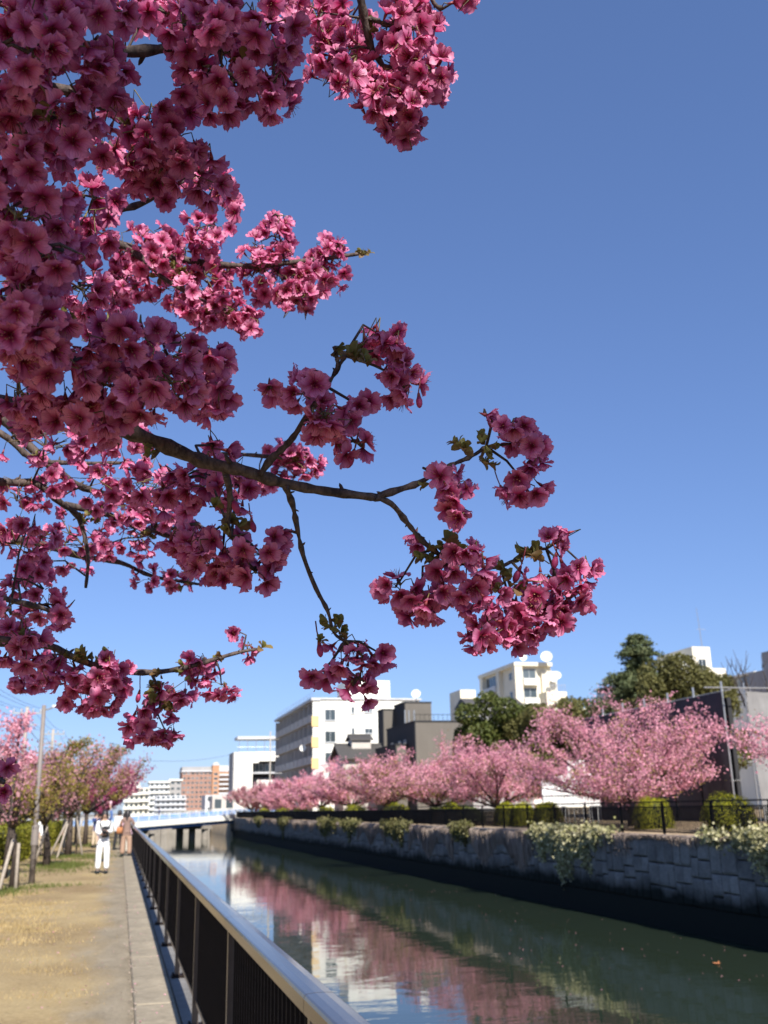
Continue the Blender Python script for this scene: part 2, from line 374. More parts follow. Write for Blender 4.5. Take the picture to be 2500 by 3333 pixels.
m = MB(); m.cbox((0, 0, .058), (.14, .15, .026), .01)
for a in (-1, 1):
    for b in (-1, 1): m.lathe([(.009, .07), (.009, .082), (.005, .086)], 6, (a*.05, b*.055))
bpm = m.mesh('base_plate', M['bar'])
m = MB(); m.box(-.016, .016, .03, SP-.03, .215, .245); m.box(-.016, .016, .03, SP-.03, .985, 1.008); brm = m.mesh('cross_rail', M['post'])
m = MB(); m.box(-.012, .012, -.0045, .0045, .246, .984); bam = m.mesh('bar', M['bar'])
NS = 42; nb = 0; restbars = MB()
for i in range(-1, NS):
    y = SP*i
    link('top_rail', trm, rl, (0, y+.003, RZ-.010))
    link('post', pom, rl, (-.012, y, 0)); link('base_plate', bpm, rl, (0, y, 0))
    link('cross_rail', brm, rl, (0, y, 0))
    for k in range(1, 25):
        yb = y+SP*k/25
        if i < -0: continue
        if nb < 300: link('bar', bam, rl, (0, yb, 0)); nb += 1
        else: restbars.box(-.012, .012, yb-.0045, yb+.0045, .246, .984)
o = restbars.build('bars', M['bar'], rl); tag(o, kind='stuff')

# ------------------------------------------------------------------ far canal wall of stone blocks
wall = empty('canal_wall', (WX, 24, 0)); tag(wall, 'grey stone block retaining wall on the far side of the water', 'retaining wall')
m = MB(); m.box(.03, .5, -40, 145, -4, GZ-.03); m.build('backing', M['mortar'], wall)
m = MB(); m.box(-.05, .6, -40, 145, -3.5, -1.62); m.build('footing', M['stone'], wall)
cm = MB(); cm.cbox((0, 0, 0), (.52, 1.985, .14), .012); cpm = cm.mesh('coping_slab', M['stone'])
for i in range(80): link('coping_slab', cpm, wall, (.19, -6+2*i, GZ-.05+random.uniform(-.006, .006)))
def block_mesh(k):
    r = random.Random(k); m = MB(); a, b = .5, .42
    j = lambda s: r.uniform(-s, s)
    back = [(.5, -a, -a), (.5, a, -a), (.5, a, a), (.5, -a, a)]
    mid = [(-.30, y+j(.02), z+j(.02)) for _, y, z in back]
    fr = [(-.5+j(.12), y*b/a+j(.03), z*b/a+j(.03)) for _, y, z in back]
    m.add(back+mid+fr+[(-.55+j(.1), j(.1), j(.1))], [(i, (i+1) % 4, 4+(i+1) % 4, 4+i) for i in range(4)]+[(4+i, 4+(i+1) % 4, 8+(i+1) % 4, 8+i) for i in range(4)]+[(8+i, 8+(i+1) % 4, 12) for i in range(4)])
    return m.mesh('stone_block', M['stone'])
bms = [block_mesh(k) for k in range(8)]
blocks = []
y = 0
r3 = random.Random(3)
def fill(y0, y1, z0, z1):          # random ashlar: split a panel into upright and lying stones
    w_, h_ = y1-y0, z1-z0
    if (w_ < .85 and h_ < 1.0) or (w_ < 1.3 and h_ < .5):
        blocks.append((y0, y1, z0, z1)); return
    if w_/.9 > h_: c = y0+w_*r3.uniform(.35, .65); fill(y0, c, z0, z1); fill(c, y1, z0, z1)
    else: c = z0+h_*r3.uniform(.36, .64); fill(y0, y1, z0, c); fill(y0, y1, c, z1)
while y < 145: fill(y, y+3.6, -1.63, GZ-.12); y += 3.6
blocks.sort(key=lambda b: b[0])
stuffV = MB()
nblk = 0
for b in blocks:
    c = (.02, (b[0]+b[1])/2, (b[2]+b[3])/2); s = (.20, b[1]-b[0]-.035, b[3]-b[2]-.035); me = random.choice(bms)
    if nblk < 300:
        o = link('stone_block', me, wall, c); o.scale = s; o.rotation_euler.x = random.uniform(-.035, .035); nblk += 1
    else:
        stuffV.add([(c[0]+v.co.x*s[0], c[1]+v.co.y*s[1], c[2]+v.co.z*s[2]) for v in me.vertices], [tuple(p.vertices) for p in me.polygons])
o = stuffV.build('stone_blocks', M['stone'], wall); tag(o, kind='stuff')

# far bank fence
ff = empty('bank_fence', (WX+.28, 26.1, GZ)); tag(ff, 'black metal bar fence along the top of the stone canal wall', 'fence')
FS = 3.06; FH = 1.14
m = MB(); m.box(-.035, .035, -.035, .035, 0, FH-.02); fpm = m.mesh('fence_post', M['black'])
m = MB(); m.box(-.03, .03, .036, FS-.036, FH-.045, FH); frm = m.mesh('handrail', M['black'])
m = MB(); m.box(-.018, .018, .036, FS-.036, .10, .14); m.box(-.018, .018, .036, FS-.036, FH-.20, FH-.165)
for k in range(1, 28): yy_ = FS*k/28; m.box(-.014, .014, yy_-.0125, yy_+.0125, .14, FH-.2)
fbm = m.mesh('bar_panel', M['black'])
for i in range(-3, 46):
    for nme, me in (('fence_post', fpm), ('handrail', frm), ('bar_panel', fbm)): link(nme, me, ff, (0, FS*i, 0))

# ------------------------------------------------------------------ leaf and tree builders
def leaf_quads(P, size, nrm=None, aspect=1.0, seed=0, jit=.6):
    """small random quads centred on points P; returns verts, faces"""
    g = np.random.default_rng(seed); n = len(P)
    a = g.normal(size=(n, 3)); 
    if nrm is not None: a = a*jit+nrm
    a /= np.linalg.norm(a, axis=1)[:, None]+1e-9
    b = np.cross(a, g.normal(size=(n, 3))); b /= np.linalg.norm(b, axis=1)[:, None]+1e-9
    c = np.cross(a, b); s = size*g.uniform(.6, 1.3, (n, 1))
    b, c = b*s*.5, c*s*.5*aspect; bend = a*s*.14
    V = np.stack([P-b-bend, P-c*.8+bend*.4, P+b-bend, P+c*1.0+bend*.4], 1).reshape(-1, 3)
    return V, np.arange(4*n).reshape(n, 4)

def skeleton(seed, H, Rad, z0, limbs=7, sec=6, twigs=4, up=.55, droop=0., flat=0., dome=.0):
    """returns list of (points, radii, level)"""
    r = random.Random(seed); out = []
    cap = lambda p: z0+(H-z0)*(1-dome*min(1, math.hypot(p.x, p.y)/Rad)**1.6)
    trunk_top = Vector((r.uniform(-.15, .15), r.uniform(-.15, .15), z0))
    tr = .035*Rad**.6+.05
    out.append(([Vector((0, 0, -.1)), Vector((r.uniform(-.05, .05), r.uniform(-.05, .05), z0*.5)), trunk_top], [tr*1.35, tr, tr*.85], 0))
    for i in range(limbs):
        a = 2*math.pi*(i+r.uniform(-.3, .3))/limbs; el = r.uniform(.12-flat, 1.0)*up*1.6
        L = Rad*r.uniform(.75, 1.1)*(1-.35*max(0, el-.6))
        dh = Vector((math.cos(a), math.sin(a), 0)); pts = [trunk_top.copy()]; p = trunk_top.copy(); d = (dh*math.cos(el)+Vector((0, 0, math.sin(el)+.25))).normalized()
        for s in range(6):
            d = (d+Vector((r.uniform(-.2, .2), r.uniform(-.2, .2), r.uniform(-.1, .16)-droop*s*.05))).normalized(); p = p+d*L/6
            if p.z > cap(p): p.z = cap(p)-r.uniform(0, .2)
            pts.append(p.copy())
        rd = [tr*.6*(1-.13*s) for s in range(7)]
        out.append((pts, rd, 1))
        for j in range(sec):
            s = r.randint(1, 6) if j else 6; q = pts[s].copy(); dd = (pts[s]-pts[s-1]).normalized()
            d2 = (dd+Vector((r.uniform(-1, 1), r.uniform(-1, 1), r.uniform(-.35, .75)))*.8).normalized(); L2 = Rad*r.uniform(.22, .5); p2 = [q.copy()]
            for u in range(4):
                d2 = (d2+Vector((r.uniform(-.25, .25), r.uniform(-.25, .25), r.uniform(-.12, .2)))).normalized(); q = q+d2*L2/4; q.z = min(q.z, cap(q)+.15); p2.append(q.copy())
            out.append((p2, [tr*.22*(1-.18*u) for u in range(5)], 2))
            for k in range(twigs):
                u = r.randint(1, 4); q = p2[u].copy(); d3 = ((p2[u]-p2[u-1]).normalized()+Vector((r.uniform(-1, 1), r.uniform(-1, 1), r.uniform(-.4, .7)))*.9).normalized(); L3 = Rad*r.uniform(.1, .24); p3 = [q.copy()]
                for x in range(3): q = q+d3*L3/3+Vector((0, 0, r.uniform(-.02, .03))); p3.append(q.copy())
                out.append((p3, [tr*.09]*4, 3))
    return out

def cherry(loc, seed, H, Rad, z0, label, petal='pink', leaf_frac=.12, size=.11, dens=1.0, group=None, up=.55, stretch=(1, 1, 1), low_leaf=True, limbs=7, sec=6, twigs=4, spread=.13, full=1.0, flat=0., dome=0., rot=0):
    root = empty('cherry_tree', loc, R_(rot)); tag(root, label, 'cherry tree', group)
    sk = skeleton(seed, H, Rad, z0, limbs, sec, twigs, up, 0., flat, dome)
    mt, ml = MB(), MB(); P = []; lv = []
    g = np.random.default_rng(seed)
    S = np.array(stretch)
    for pts, rd, lev in sk:
        pts = [Vector((p.x*S[0], p.y*S[1], p.z)) for p in pts]
        if lev == 0: mt.tube(pts, rd, 8)
        elif lev < 3: ml.tube(pts, rd, 5 if lev == 1 else 3)
        if lev >= 1:
            for i in range(len(pts)-1):
                if lev == 1 and i < 2: continue
                a, b = np.array(pts[i]), np.array(pts[i+1]); n = max(1, int(np.linalg.norm(b-a)/.055*dens*full*(2.4 if lev > 1 else 1.5)))
                P.append(a+(b-a)*g.uniform(0, 1, (n, 1))+g.normal(size=(n, 3))*spread*(1 if lev > 1 else 1.2)); lv += [lev]*n
    P = np.concatenate(P)
    V, F = leaf_quads(P, size, seed=seed)
    hz = (P[:, 2]-P[:, 2].min())/(np.ptp(P[:, 2])+1e-6)
    lf = leaf_frac*(1.9-1.6*hz if low_leaf else 1)
    clump = np.sin(P[:, 0]*2.1+seed)*np.sin(P[:, 1]*1.7+2*seed)*np.sin(P[:, 2]*2.6)
    mi = (g.uniform(size=len(P)) < lf*(1+1.6*clump)).astype(int)
    mt.build('trunk', M['trunk'], root, smooth=True); ml.build('limbs', M['trunk'], root, smooth=True)
    o = link('crown', np_mesh('crown', V, F, [M[petal], M['youngleaf']], mi), root); o['kind'] = 'stuff'
    return root

def lump_points(lumps, n, seed, shell=.72):
    g = np.random.default_rng(seed); P = []; N = []
    vol = np.array([l[3]*l[4]+l[3]*l[5]+l[4]*l[5] for l in lumps]); vol = vol/vol.sum()
    for l, f in zip(lumps, vol):
        k = int(n*f); d = g.normal(size=(k, 3)); d /= np.linalg.norm(d, axis=1)[:, None]
        rr = shell+(1-shell)*g.uniform(size=(k, 1))**.6
        bump = 1+.10*np.sin(d[:, :1]*7+seed)*np.sin(d[:, 1:2]*6)*np.sin(d[:, 2:]*8+1)
        P.append(np.array(l[:3])+d*rr*bump*np.array(l[3:6])); N.append(d)
    return np.concatenate(P), np.concatenate(N)
def broadleaf(name, loc, lumps, n, size, mat, label, cat, trunk_h=2.5, tr=.2, seed=1, group=None, shell=.6):
    root = empty(name, loc); tag(root, label, cat, group)
    # break every lump into many smaller clumps so the outline and the light break up
    r = random.Random(seed); L2 = []
    for l in lumps:
        for k in range(14):
            d = Vector((r.gauss(0, 1), r.gauss(0, 1), r.gauss(0, 1)+.15)).normalized(); s = r.uniform(.26, .42)
            q = r.uniform(.55, .86)
            L2.append((l[0]+d.x*l[3]*q, l[1]+d.y*l[4]*q, l[2]+d.z*l[5]*q, l[3]*s, l[4]*s, l[5]*s))
    P, N = lump_points(L2, n, seed, shell); V, F = leaf_quads(P, size, N, 1, seed, 1.0)
    o = link('crown', np_mesh('crown', V, F, [M[mat]]), root); o['kind'] = 'stuff'
    m = MB(); m.tube([(0, 0, -.2), (.05, 0, trunk_h*.5), (0, .05, trunk_h)], [tr*1.3, tr, tr*.8], 8)
    for l in lumps: m.tube([(0, .05, trunk_h*.9), (l[0]*.5, l[1]*.5, (trunk_h+l[2])/2), (l[0], l[1], l[2])], [tr*.6, tr*.4, tr*.15], 5)
    m.build('trunk', M['trunk'], root, smooth=True)
    return root

# ------------------------------------------------------------------ far bank cherry trees
G1 = 'cherry trees along the far bank'
FB = dict(group=G1, flat=.22, dome=.55, limbs=11, sec=8, twigs=4, full=1.15)
cherry((23.0, 28.6, .6), 11, 4.5, 3.5, 1.1, 'pale pink cherry tree cut off by the right edge, before the grey sheet', size=.085, leaf_frac=.05, up=.45, **FB)
cherry((21.9, 41.4, .6), 1, 5.8, 4.8, 1.0, 'widest pink cherry tree with fingering branches before the dark safety sheets', size=.085, leaf_frac=.13, up=.5, rot=60, **dict(FB, full=1.1, dome=.5, limbs=18, sec=8))
cherry((21.8, 57.5, .6), 13, 4.7, 4.6, .9, 'pink cherry tree left of the white hoarding, under the round evergreen', size=.10, leaf_frac=.12, up=.45, **FB)
cherry((22.0, 70.5, .6), 382, 6.0, 5.6, 1.0, 'tallest pink cherry tree, standing before the taupe and charcoal house', size=.115, leaf_frac=.20, up=.5, **FB)
FB['full'] = .75
cherry((21.5, 84, .9), 15, 4.6, 5.0, .9, 'dusty pink cherry tree left of the tallest one on the far bank', 'pinkdusty', .14, .135, up=.45, **FB)
cherry((21.8, 97, .9), 16, 5.2, 5.2, .9, 'pink cherry tree below the small tiled roof house', size=.15, leaf_frac=.08, up=.5, **FB)
FB['full'] = .6
cherry((21.6, 112, .9), 17, 4.0, 5.0, .8, 'pink cherry tree below the right part of the white apartment facade', size=.17, leaf_frac=.06, up=.5, **FB)
cherry((21.7, 126, .9), 18, 4.7, 4.8, .8, 'pink cherry tree below the tan balcony screens of the white apartments', size=.18, leaf_frac=.07, up=.5, **FB)
FB['full'] = .5
cherry((21.3, 139, .9), 19, 4.3, 4.6, .8, 'dusty pink cherry tree below the shaded apartment balconies', 'pinkdusty', .06, .19, up=.5, **FB)
cherry((21.2, 152, .9), 20, 4.2, 4.4, .8, 'second cherry tree from the bridge on the far bank', 'pinkdusty', .05, .2, up=.5, **FB)
cherry((20.6, 165, .9), 21, 4.4, 4.2, .8, 'rose cherry tree nearest the bridge end on the far bank', 'pinkdusty', .03, .2, up=.5, **FB)

# clipped bushes
def bush(loc, rx, ry, h, label, mat='bush', n=2600, size=.085, seed=0, group='clipped round bushes on the far bank', name='clipped_bush', cat='bush'):
    root = empty(name, loc); tag(root, label, cat, group)
    g = np.random.default_rng(seed); d = g.normal(size=(n, 3)); d[:, 2] = np.abs(d[:, 2])*1.0-.25*g.uniform(size=n); d /= np.linalg.norm(d, axis=1)[:, None]
    sq = np.sign(d)*np.abs(d)**.8
    P = sq*np.array([rx, ry, h])*(g.uniform(.86, 1.02, (n, 1))+.05*np.sin(6*d[:, :1]+seed)*np.sin(5*d[:, 2:3])); P[:, 2] = np.maximum(P[:, 2], .02)
    V, F = leaf_quads(P, size, d, 1, seed, .8)
    o = link('foliage', np_mesh('foliage', V, F, [M[mat]]), root); o['kind'] = 'stuff'
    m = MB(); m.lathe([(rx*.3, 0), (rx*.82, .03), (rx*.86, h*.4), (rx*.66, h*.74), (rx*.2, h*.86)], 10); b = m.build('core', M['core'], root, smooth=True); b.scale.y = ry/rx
    return root
bl = [(21.0, 32.4, .95, .95, 1.1, 'largest round yellow green bush, right of the wide cherry tree'),
      (20.9, 37.6, .8, .8, 1.05, 'green bush below the right branches of the wide cherry tree'),
      (20.6, 47.5, .7, .8, .95, 'bush below the right edge of the white hoarding'),
      (20.4, 50.3, .7, .8, .95, 'bush in the middle below the white hoarding'),
      (20.6, 53.2, .65, .9, .95, 'bush below the left edge of the white hoarding'),
      (20.5, 62.5, .8, 1.0, 1.05, 'round bush between the tallest cherry tree and its right neighbour'),
      (20.5, 76, 1.1, 2.0, 1.15, 'wide bush left of the tallest cherry trunk'),
      (20.5, 90, 1.1, 1.9, 1.2, 'long yellow green bush under the dusty pink cherry'),
      (20.4, 103, .9, 1.9, 1.1, 'bush right of the apartment corner, fourth from the bridge'),
      (20.3, 118, 1.0, 2.2, 1.1, 'third clipped bush from the bridge'),
      (20.3, 132, 1.0, 2.4, 1.1, 'second clipped bush from the bridge'),
      (20.0, 147, 1.0, 2.4, 1.1, 'clipped bush nearest the bridge end')]
for i, (x, y, rx, ry, h, lb) in enumerate(bl): bush((x, y, .60), rx, ry, h+.2, lb, n=3600 if y < 45 else 1800, size=.06 if y < 45 else .11, seed=i)
bush((20.6, 27.6, .6), 1.0, 1.5, 1.5, 'dark green shrub at the right edge behind the black fence', 'green', 3000, .07, 33, group=None, name='dark_shrub', cat='shrub')
bush((21.6, 66, .6), 1.4, 5, 1.1, 'dark hedge strip behind the bushes near the tallest cherry', 'green', 3000, .13, 34, group=None, name='dark_hedge', cat='hedge')

# hanging vines on the far wall
def vine(y0, y1, drop, label, n, mat='vine', size=.12, seed=0, cat='vine'):
    root = empty('hanging_vine', (WX-.02, (y0+y1)/2, GZ)); tag(root, label, cat, 'leafy vines hanging over the canal wall')
    g = np.random.default_rng(seed); W = (y1-y0)/2; P = []
    st = MB()
    k = max(6, int((y1-y0)*7))
    for i in range(k):
        yb = W*np.clip(g.normal()*.5, -1.15, 1.15); L = drop*(1-.6*abs(yb)/W)*g.uniform(.3, 1.1)*(.72+.28*math.sin(yb*3.1+seed)); q = np.array([.25, yb, .12]); pts = [q.copy()]
        for s in range(7):
            tt = (s+1)/7; pts.append(np.array([.25-min(1, tt*3)*.33+g.normal()*.03-.08*math.sin(tt*3), yb+g.normal()*.05, .14-L*max(0, tt-.1)*1.1]))
        st.tube(pts, .008, 3)
        for a, b in zip(pts, pts[1:]):
            c = max(1, int(n/k/7*g.uniform(.3, 1.7))); P.append(a+(b-a)*g.uniform(0, 1, (c, 1))+g.normal(size=(c, 3))*np.array([.08, .17, .12]))
    P = np.concatenate(P); P[:, 0] = np.minimum(P[:, 0], .35)
    P[:, 0] = np.where(P[:, 2] < .02, np.minimum(P[:, 0], -.09), P[:, 0])
    N = np.tile(np.array([-.6, -.3, .6]), (len(P), 1))
    V, F = leaf_quads(P, size, N, 1.2, seed, .9)
    o = link('leaves', np_mesh('leaves', V, F, [M[mat]]), root); o['kind'] = 'stuff'
    st.build('stems', M['dry'], root)
vine(36.0, 43.2, 2.5, 'big pale variegated vine clump spilling over the middle of the canal wall', 6500, seed=1, size=.13)
vine(22.5, 29.2, .75, 'pale vine mat along the wall top at the right edge', 3000, seed=2)
vine(25.6, 26.8, 2.3, 'long narrow pale vine strand hanging low near the right edge', 1100, seed=3)
vine(23.8, 24.7, 2.5, 'longest pale vine strand at the extreme right of the canal wall', 1000, seed=4)
vine(51.3, 54.8, 1.8, 'green vine between two curtains of dry stems, left of the big pale clump', 1600, 'vine2', .15, 5)
vine(63.2, 69.8, 1.9, 'green vine with a long dark trail below the tallest cherry tree', 2200, 'vine2', .16, 6)
vine(77.5, 84, 1.7, 'narrow yellow green vine below the dusty pink cherry', 1300, 'vine2', .18, 7)
vine(86, 95, 2.0, 'wide green vine clump left of the dusty pink cherry', 1800, 'vine2', .2, 8)
vine(112, 119, 2.0, 'yellowish vine clump on the far part of the wall', 1100, 'vine2', .24, 9)
vine(133, 140, 1.5, 'pale vine clump nearest the bridge on the wall', 900, 'vine2', .26, 10)
g = np.random.default_rng(5); V = []; F = []
def strands(y0, y1, n, L0, L1):
    for i in range(n):
        y = g.uniform(y0, y1); L = g.uniform(L0, L1)*(.7+.3*math.sin(y*1.3)); wd = g.uniform(.006, .014); x = WX-.10+g.normal()*.03; dy = g.normal()*.12; k = len(V); wx = g.uniform(-1, 1)*.016
        for s in range(4):
            tt = s/3; xx = x+(.18 if s == 0 else 0)-.06*math.sin(tt*3); yy = y+dy*tt+g.normal()*.02; zz = GZ+.06-L*tt
            V.extend([(xx-wx, yy-wd, zz), (xx+wx, yy+wd, zz)])
        for s in range(3): F.append((k+2*s, k+2*s+1, k+2*s+3, k+2*s+2))
strands(27, 45, 1200, .1, .42); strands(43.0, 51.6, 1500, .6, 1.9); strands(54.5, 63.5, 1500, .7, 1.9); strands(69.5, 78, 1300, .6, 1.6); strands(84, 110, 900, .3, 1.2); strands(110, 150, 700, .2, .9); strands(34, 37, 60, .5, 1.1); strands(25, 27, 60, .5, 1.2)
o = link('dry_vine_stems', np_mesh('dry_vine_stems', V, F, [M['dry']])); tag(o, 'curtain of dry brown stems hanging down the far canal wall', 'dry vines', kind='stuff')

# ------------------------------------------------------------------ evergreen trees behind the far bank
broadleaf('evergreen_tree', (29.5, 76, .9), [(-.6, 0, 6.6, 3.4, 3.2, 3.1), (-2.0, -.5, 4.2, 3.0, 2.8, 3.0), (2.4, -.8, 4.4, 4.2, 3.0, 3.4), (3.0, 1, 6.0, 3.6, 2.8, 2.5)], 42000, .26, 'green', 'broad rounded dark evergreen below the beige tower', 'tree', seed=4)
broadleaf('evergreen_tree', (33.0, 73, .9), [(0, 0, 6.1, 3.9, 2.8, 2.9), (3.6, .5, 5.9, 3.9, 2.8, 2.9), (0, -1, 3.6, 4.4, 2.6, 2.8)], 26000, .25, 'olive', 'olive green tree between the beige tower and the conifer', 'tree', seed=5)
broadleaf('evergreen_tree', (34.6, 57.5, .9), [(0, 0, 7.0, 3.4, 2.8, 3.0), (1.8, 0, 6.0, 3.3, 2.6, 3.0), (-1.8, -.4, 5.2, 3.2, 2.6, 3.0), (2.2, .3, 7.4, 2.2, 2.0, 1.8), (0, 0, 4, 4.6, 2.8, 2.4)], 44000, .18, 'olive', 'dense olive green tree in front of the conifer, over the dark sheets', 'tree', seed=6)
root = empty('conifer_tree', (35.3, 63.5, .9)); tag(root, 'tall conifer with layered branches and pointed top', 'conifer')
g = np.random.default_rng(8); P = []; N = []; lm = MB()
for z in np.arange(5.0, 12.5, .42):
    rr = 4.6*((12.9-z)/7.6)**.85; nb_ = 8
    if 9.6 < z < 10.7: rr *= .55
    for k in range(nb_):
        a = 2*math.pi*(k+g.uniform(0, 1))/nb_; L = rr*g.uniform(.7, 1.15); n = int(70+L*120); tt = g.uniform(.08, 1, (n, 1))
        d = np.array([math.cos(a), math.sin(a), .12]); P.append(np.array([0, 0, z])+d*L*tt+g.normal(size=(n, 3))*np.array([.22, .22, .10])*(.5+.7*L/3)-np.array([0, 0, .3])*tt**2); N.append(np.tile([0, 0, 1.], (n, 1)))
        lm.tube([(0, 0, z), tuple(np.array([0, 0, z])+d*L*.8)], [.04, .015], 4)
P = np.concatenate(P); V, F = leaf_quads(P, .17, np.concatenate(N), 1, 3, .8); o = link('crown', np_mesh('crown', V, F, [M['conifer']]), root); o['kind'] = 'stuff'
lm.tube([(0, 0, -.2), (0, 0, 12.2)], [.28, .04], 8); lm.build('trunk', M['trunk'], root)
root = empty('bare_tree', (33.5, 47.8, .9)); tag(root, 'leafless tree whose bare branches rise above the grey sheets', 'bare tree')
m = MB(); r = random.Random(5)
m.tube([(0, 0, -.2), (.1, 0, 3), (0, 0, 4.6)], [.16, .12, .1], 7)
for i in range(9):
    a = r.uniform(0, 6.28); p = Vector((0, 0, r.uniform(3.8, 4.7))); d = Vector((math.cos(a)*.45, math.sin(a)*.3, 1)).normalized(); pts = [p.copy()]
    for s in range(6): d = (d+Vector((r.uniform(-.25, .25), r.uniform(-.2, .2), .08))).normalized(); p = p+d*.72; pts.append(p.copy())
    m.tube(pts, [.055-.0075*s for s in range(7)], 5)
    for k in range(5):
        s = r.randint(2, 5); q = pts[s]; e = q+Vector((r.uniform(-.6, .6), r.uniform(-.4, .4), r.uniform(.4, 1.1))); m.tube([q, (q+e)/2+Vector((.06, 0, 0)), e], [.02, .014, .006], 4)
m.build('branches', M['trunk'], root, smooth=True)

# ------------------------------------------------------------------ safety sheets on scaffolding, white hoarding
sc = empty('scaffold_screen', (27, 41.2, .68)); tag(sc, 'scaffold screen of dark safety sheets standing behind the wide cherry tree', 'screen')
HS = 5.87
def sheet_mesh(w_, h_, mat, seed, side='x'):
    r = random.Random(seed); m = MB(); nx, nz = 7, 10; vs = []
    for j in range(nz+1):
        for i in range(nx+1):
            u, v = i/nx, j/nz; bul = .10*math.sin(u*math.pi)*math.sin(v*3+seed)+r.uniform(-.015, .015)+.05*math.sin(u*9+seed)*(1-v)
            edge = .06*math.sin(v*5+seed)*(1 if u in (0, 1) else .3)
            a = u*w_+edge*(1 if u < .5 else -1)
            vs.append((-bul, a, v*h_) if side == 'x' else (a, -bul, v*h_))
    m.add(vs, [(j*(nx+1)+i, j*(nx+1)+i+1, (j+1)*(nx+1)+i+1, (j+1)*(nx+1)+i) for j in range(nz) for i in range(nx)])
    return m.mesh('safety_sheet', mat, True)
for i in range(6):
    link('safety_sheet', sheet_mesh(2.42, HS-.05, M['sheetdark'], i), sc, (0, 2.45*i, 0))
    m = MB(); m.tube([(.08, 0, 0), (.08, 0, HS+.45)], .05, 7); m.build('scaffold_pole', M['steel'], sc, (0, 2.45*i, 0))
m = MB()
for z in (.1, 1.8, 3.6, HS): m.tube([(.14, -.6, z), (.14, 14.8, z)], .028, 6)
m.build('ledger', M['steel'], sc)
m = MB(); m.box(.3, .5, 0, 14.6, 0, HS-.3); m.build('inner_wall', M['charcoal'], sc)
s2 = empty('grey_screen', (27.5, 40.4, .68)); tag(s2, 'sunlit pale grey safety sheets at right with branch shadows on them', 'screen')
for i in range(4):
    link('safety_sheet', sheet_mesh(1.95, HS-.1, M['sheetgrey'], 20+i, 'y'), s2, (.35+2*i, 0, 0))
    m = MB(); m.tube([(0, .1, 0), (0, .1, HS+.3)], .035, 7); m.build('scaffold_pole', M['steel'], s2, (.3+2*i, 0, 0))
m = MB(); m.tube([(-1.9, -.08, HS+.05), (8.5, -.08, HS+.05)], .03, 6); m.tube([(0, .1, 2.6), (8.5, .1, 2.6)], .025, 6); m.build('ledger', M['steel'], s2)
hb = empty('white_hoarding', (21.55, 50.2, .6)); tag(hb, 'white sheet hoarding between two cherry trees on the far bank', 'hoarding')
m = MB(); m.add([(0, 0, .9), (3.3, 0, .9), (3.3, 0, 2.5), (2.6, 0, 2.65), (0, 0, 2.35), (0, .08, .9), (3.3, .08, .9), (3.3, .08, 2.5), (2.6, .08, 2.65), (0, .08, 2.35)], [(0, 1, 2, 3, 4), (9, 8, 7, 6, 5), (4, 3, 8, 9), (3, 2, 7, 8)]); m.build('sheet', M['whitesheet'], hb)
m = MB(); m.box(1.6, 2.6, .12, .2, 2.2, 3.25); m.build('upper_panel', M['whitesheet'], hb)
m = MB()
for i in range(20): m.box(.02+.17*i, .05+.17*i, -.06, -.03, 0, 1.5)
m.box(0, 3.3, -.07, -.02, 1.45, 1.5); m.build('rails', M['frame'], hb)

# ------------------------------------------------------------------ buildings
def window(parent, x0, x1, z0, z1, face, at, sill=True, mullion=1, frame=None):
    """window on a wall facing -y (face='y', plane y=at) or -x (face='x', plane x=at)"""
    d = .06; m = MB(); fw = .07
    def bx(mm, a0, a1, b0, b1, p0, p1):
        if face == 'y': mm.box(a0, a1, at+p0, at+p1, b0, b1)
        else: mm.box(at+p0, at+p1, a0, a1, b0, b1)
    for a0, a1, b0, b1 in ((x0, x1, z0, z0+fw), (x0, x1, z1-fw, z1), (x0, x0+fw, z0+fw, z1-fw), (x1-fw, x1, z0+fw, z1-fw)): bx(m, a0, a1, b0, b1, -d, .02)
    for k in range(mullion):
        c = x0+(x1-x0)*(k+1)/(mullion+1); bx(m, c-.03, c+.03, z0+fw, z1-fw, -.045, .02)
    if sill: bx(m, x0-.1, x1+.1, z0-.1, z0-.003, -.16, .02)
    o = m.build('window', frame or M['frame'], parent)
    p = MB(); bx(p, x0+fw, x1-fw, z0+fw, z1-fw, -.02, .01); p.build('pane', M['glass'], o)
    return o
def bwall(parent, b, mat, name='wall'): m = MB(); m.box(*b); return m.build(name, mat, parent)

# white apartment block with shaded balconies
ap = empty('apartment_building', (28, 152, 1)); tag(ap, 'white five storey apartment block with shaded balconies and tan balcony screens', 'building')
bwall(ap, (1.5, 17.2, 0, 39, 0, 16.9), M['white'])
bwall(ap, (1.2, 17.5, -.25, 39.3, 16.9, 17.15), M['lgrey'], 'roof')
bwall(ap, (-.25, 1.2, -.25, 39.3, 16.75, 17.15), M['lgrey'], 'eaves')
bwall(ap, (0, 1.5, 0, .28, 0, 16.75), M['white'], 'end_wall')
for k in range(5):
    z = 1.0+3.15*k
    bwall(ap, (-.05, 1.49, .3, 39, z, z+.22), M['balc'], 'balcony_slab')
    for i in range(9):
        y0 = .6+4.3*i
        bwall(ap, (-.02, .14, y0, y0+3.4, z+.24, z+1.15), M['balc'], 'parapet')
        bwall(ap, (-.02, 1.48, y0+3.55, y0+3.85, z+.24, z+2.92), M['balc'], 'party_wall')
        window(ap, y0+.5, y0+2.9, z+.4, z+2.5, 'x', 1.49, False)
    if k >= 1: bwall(ap, (-.18, .95, -.16, -.005, z-.8, z+.8), M['tan'], 'tan_screen')
for z in (7.2, 10.4, 13.7): window(ap, 1.9, 3.6, z, z+1.7, 'y', 0, True, 1)
for z in (11.7, 14.9):
    window(ap, 8.2, 9.5, z, z+.8, 'y', 0, True, 1); window(ap, 6.1, 6.6, z-.1, z+.9, 'y', 0, True, 0)
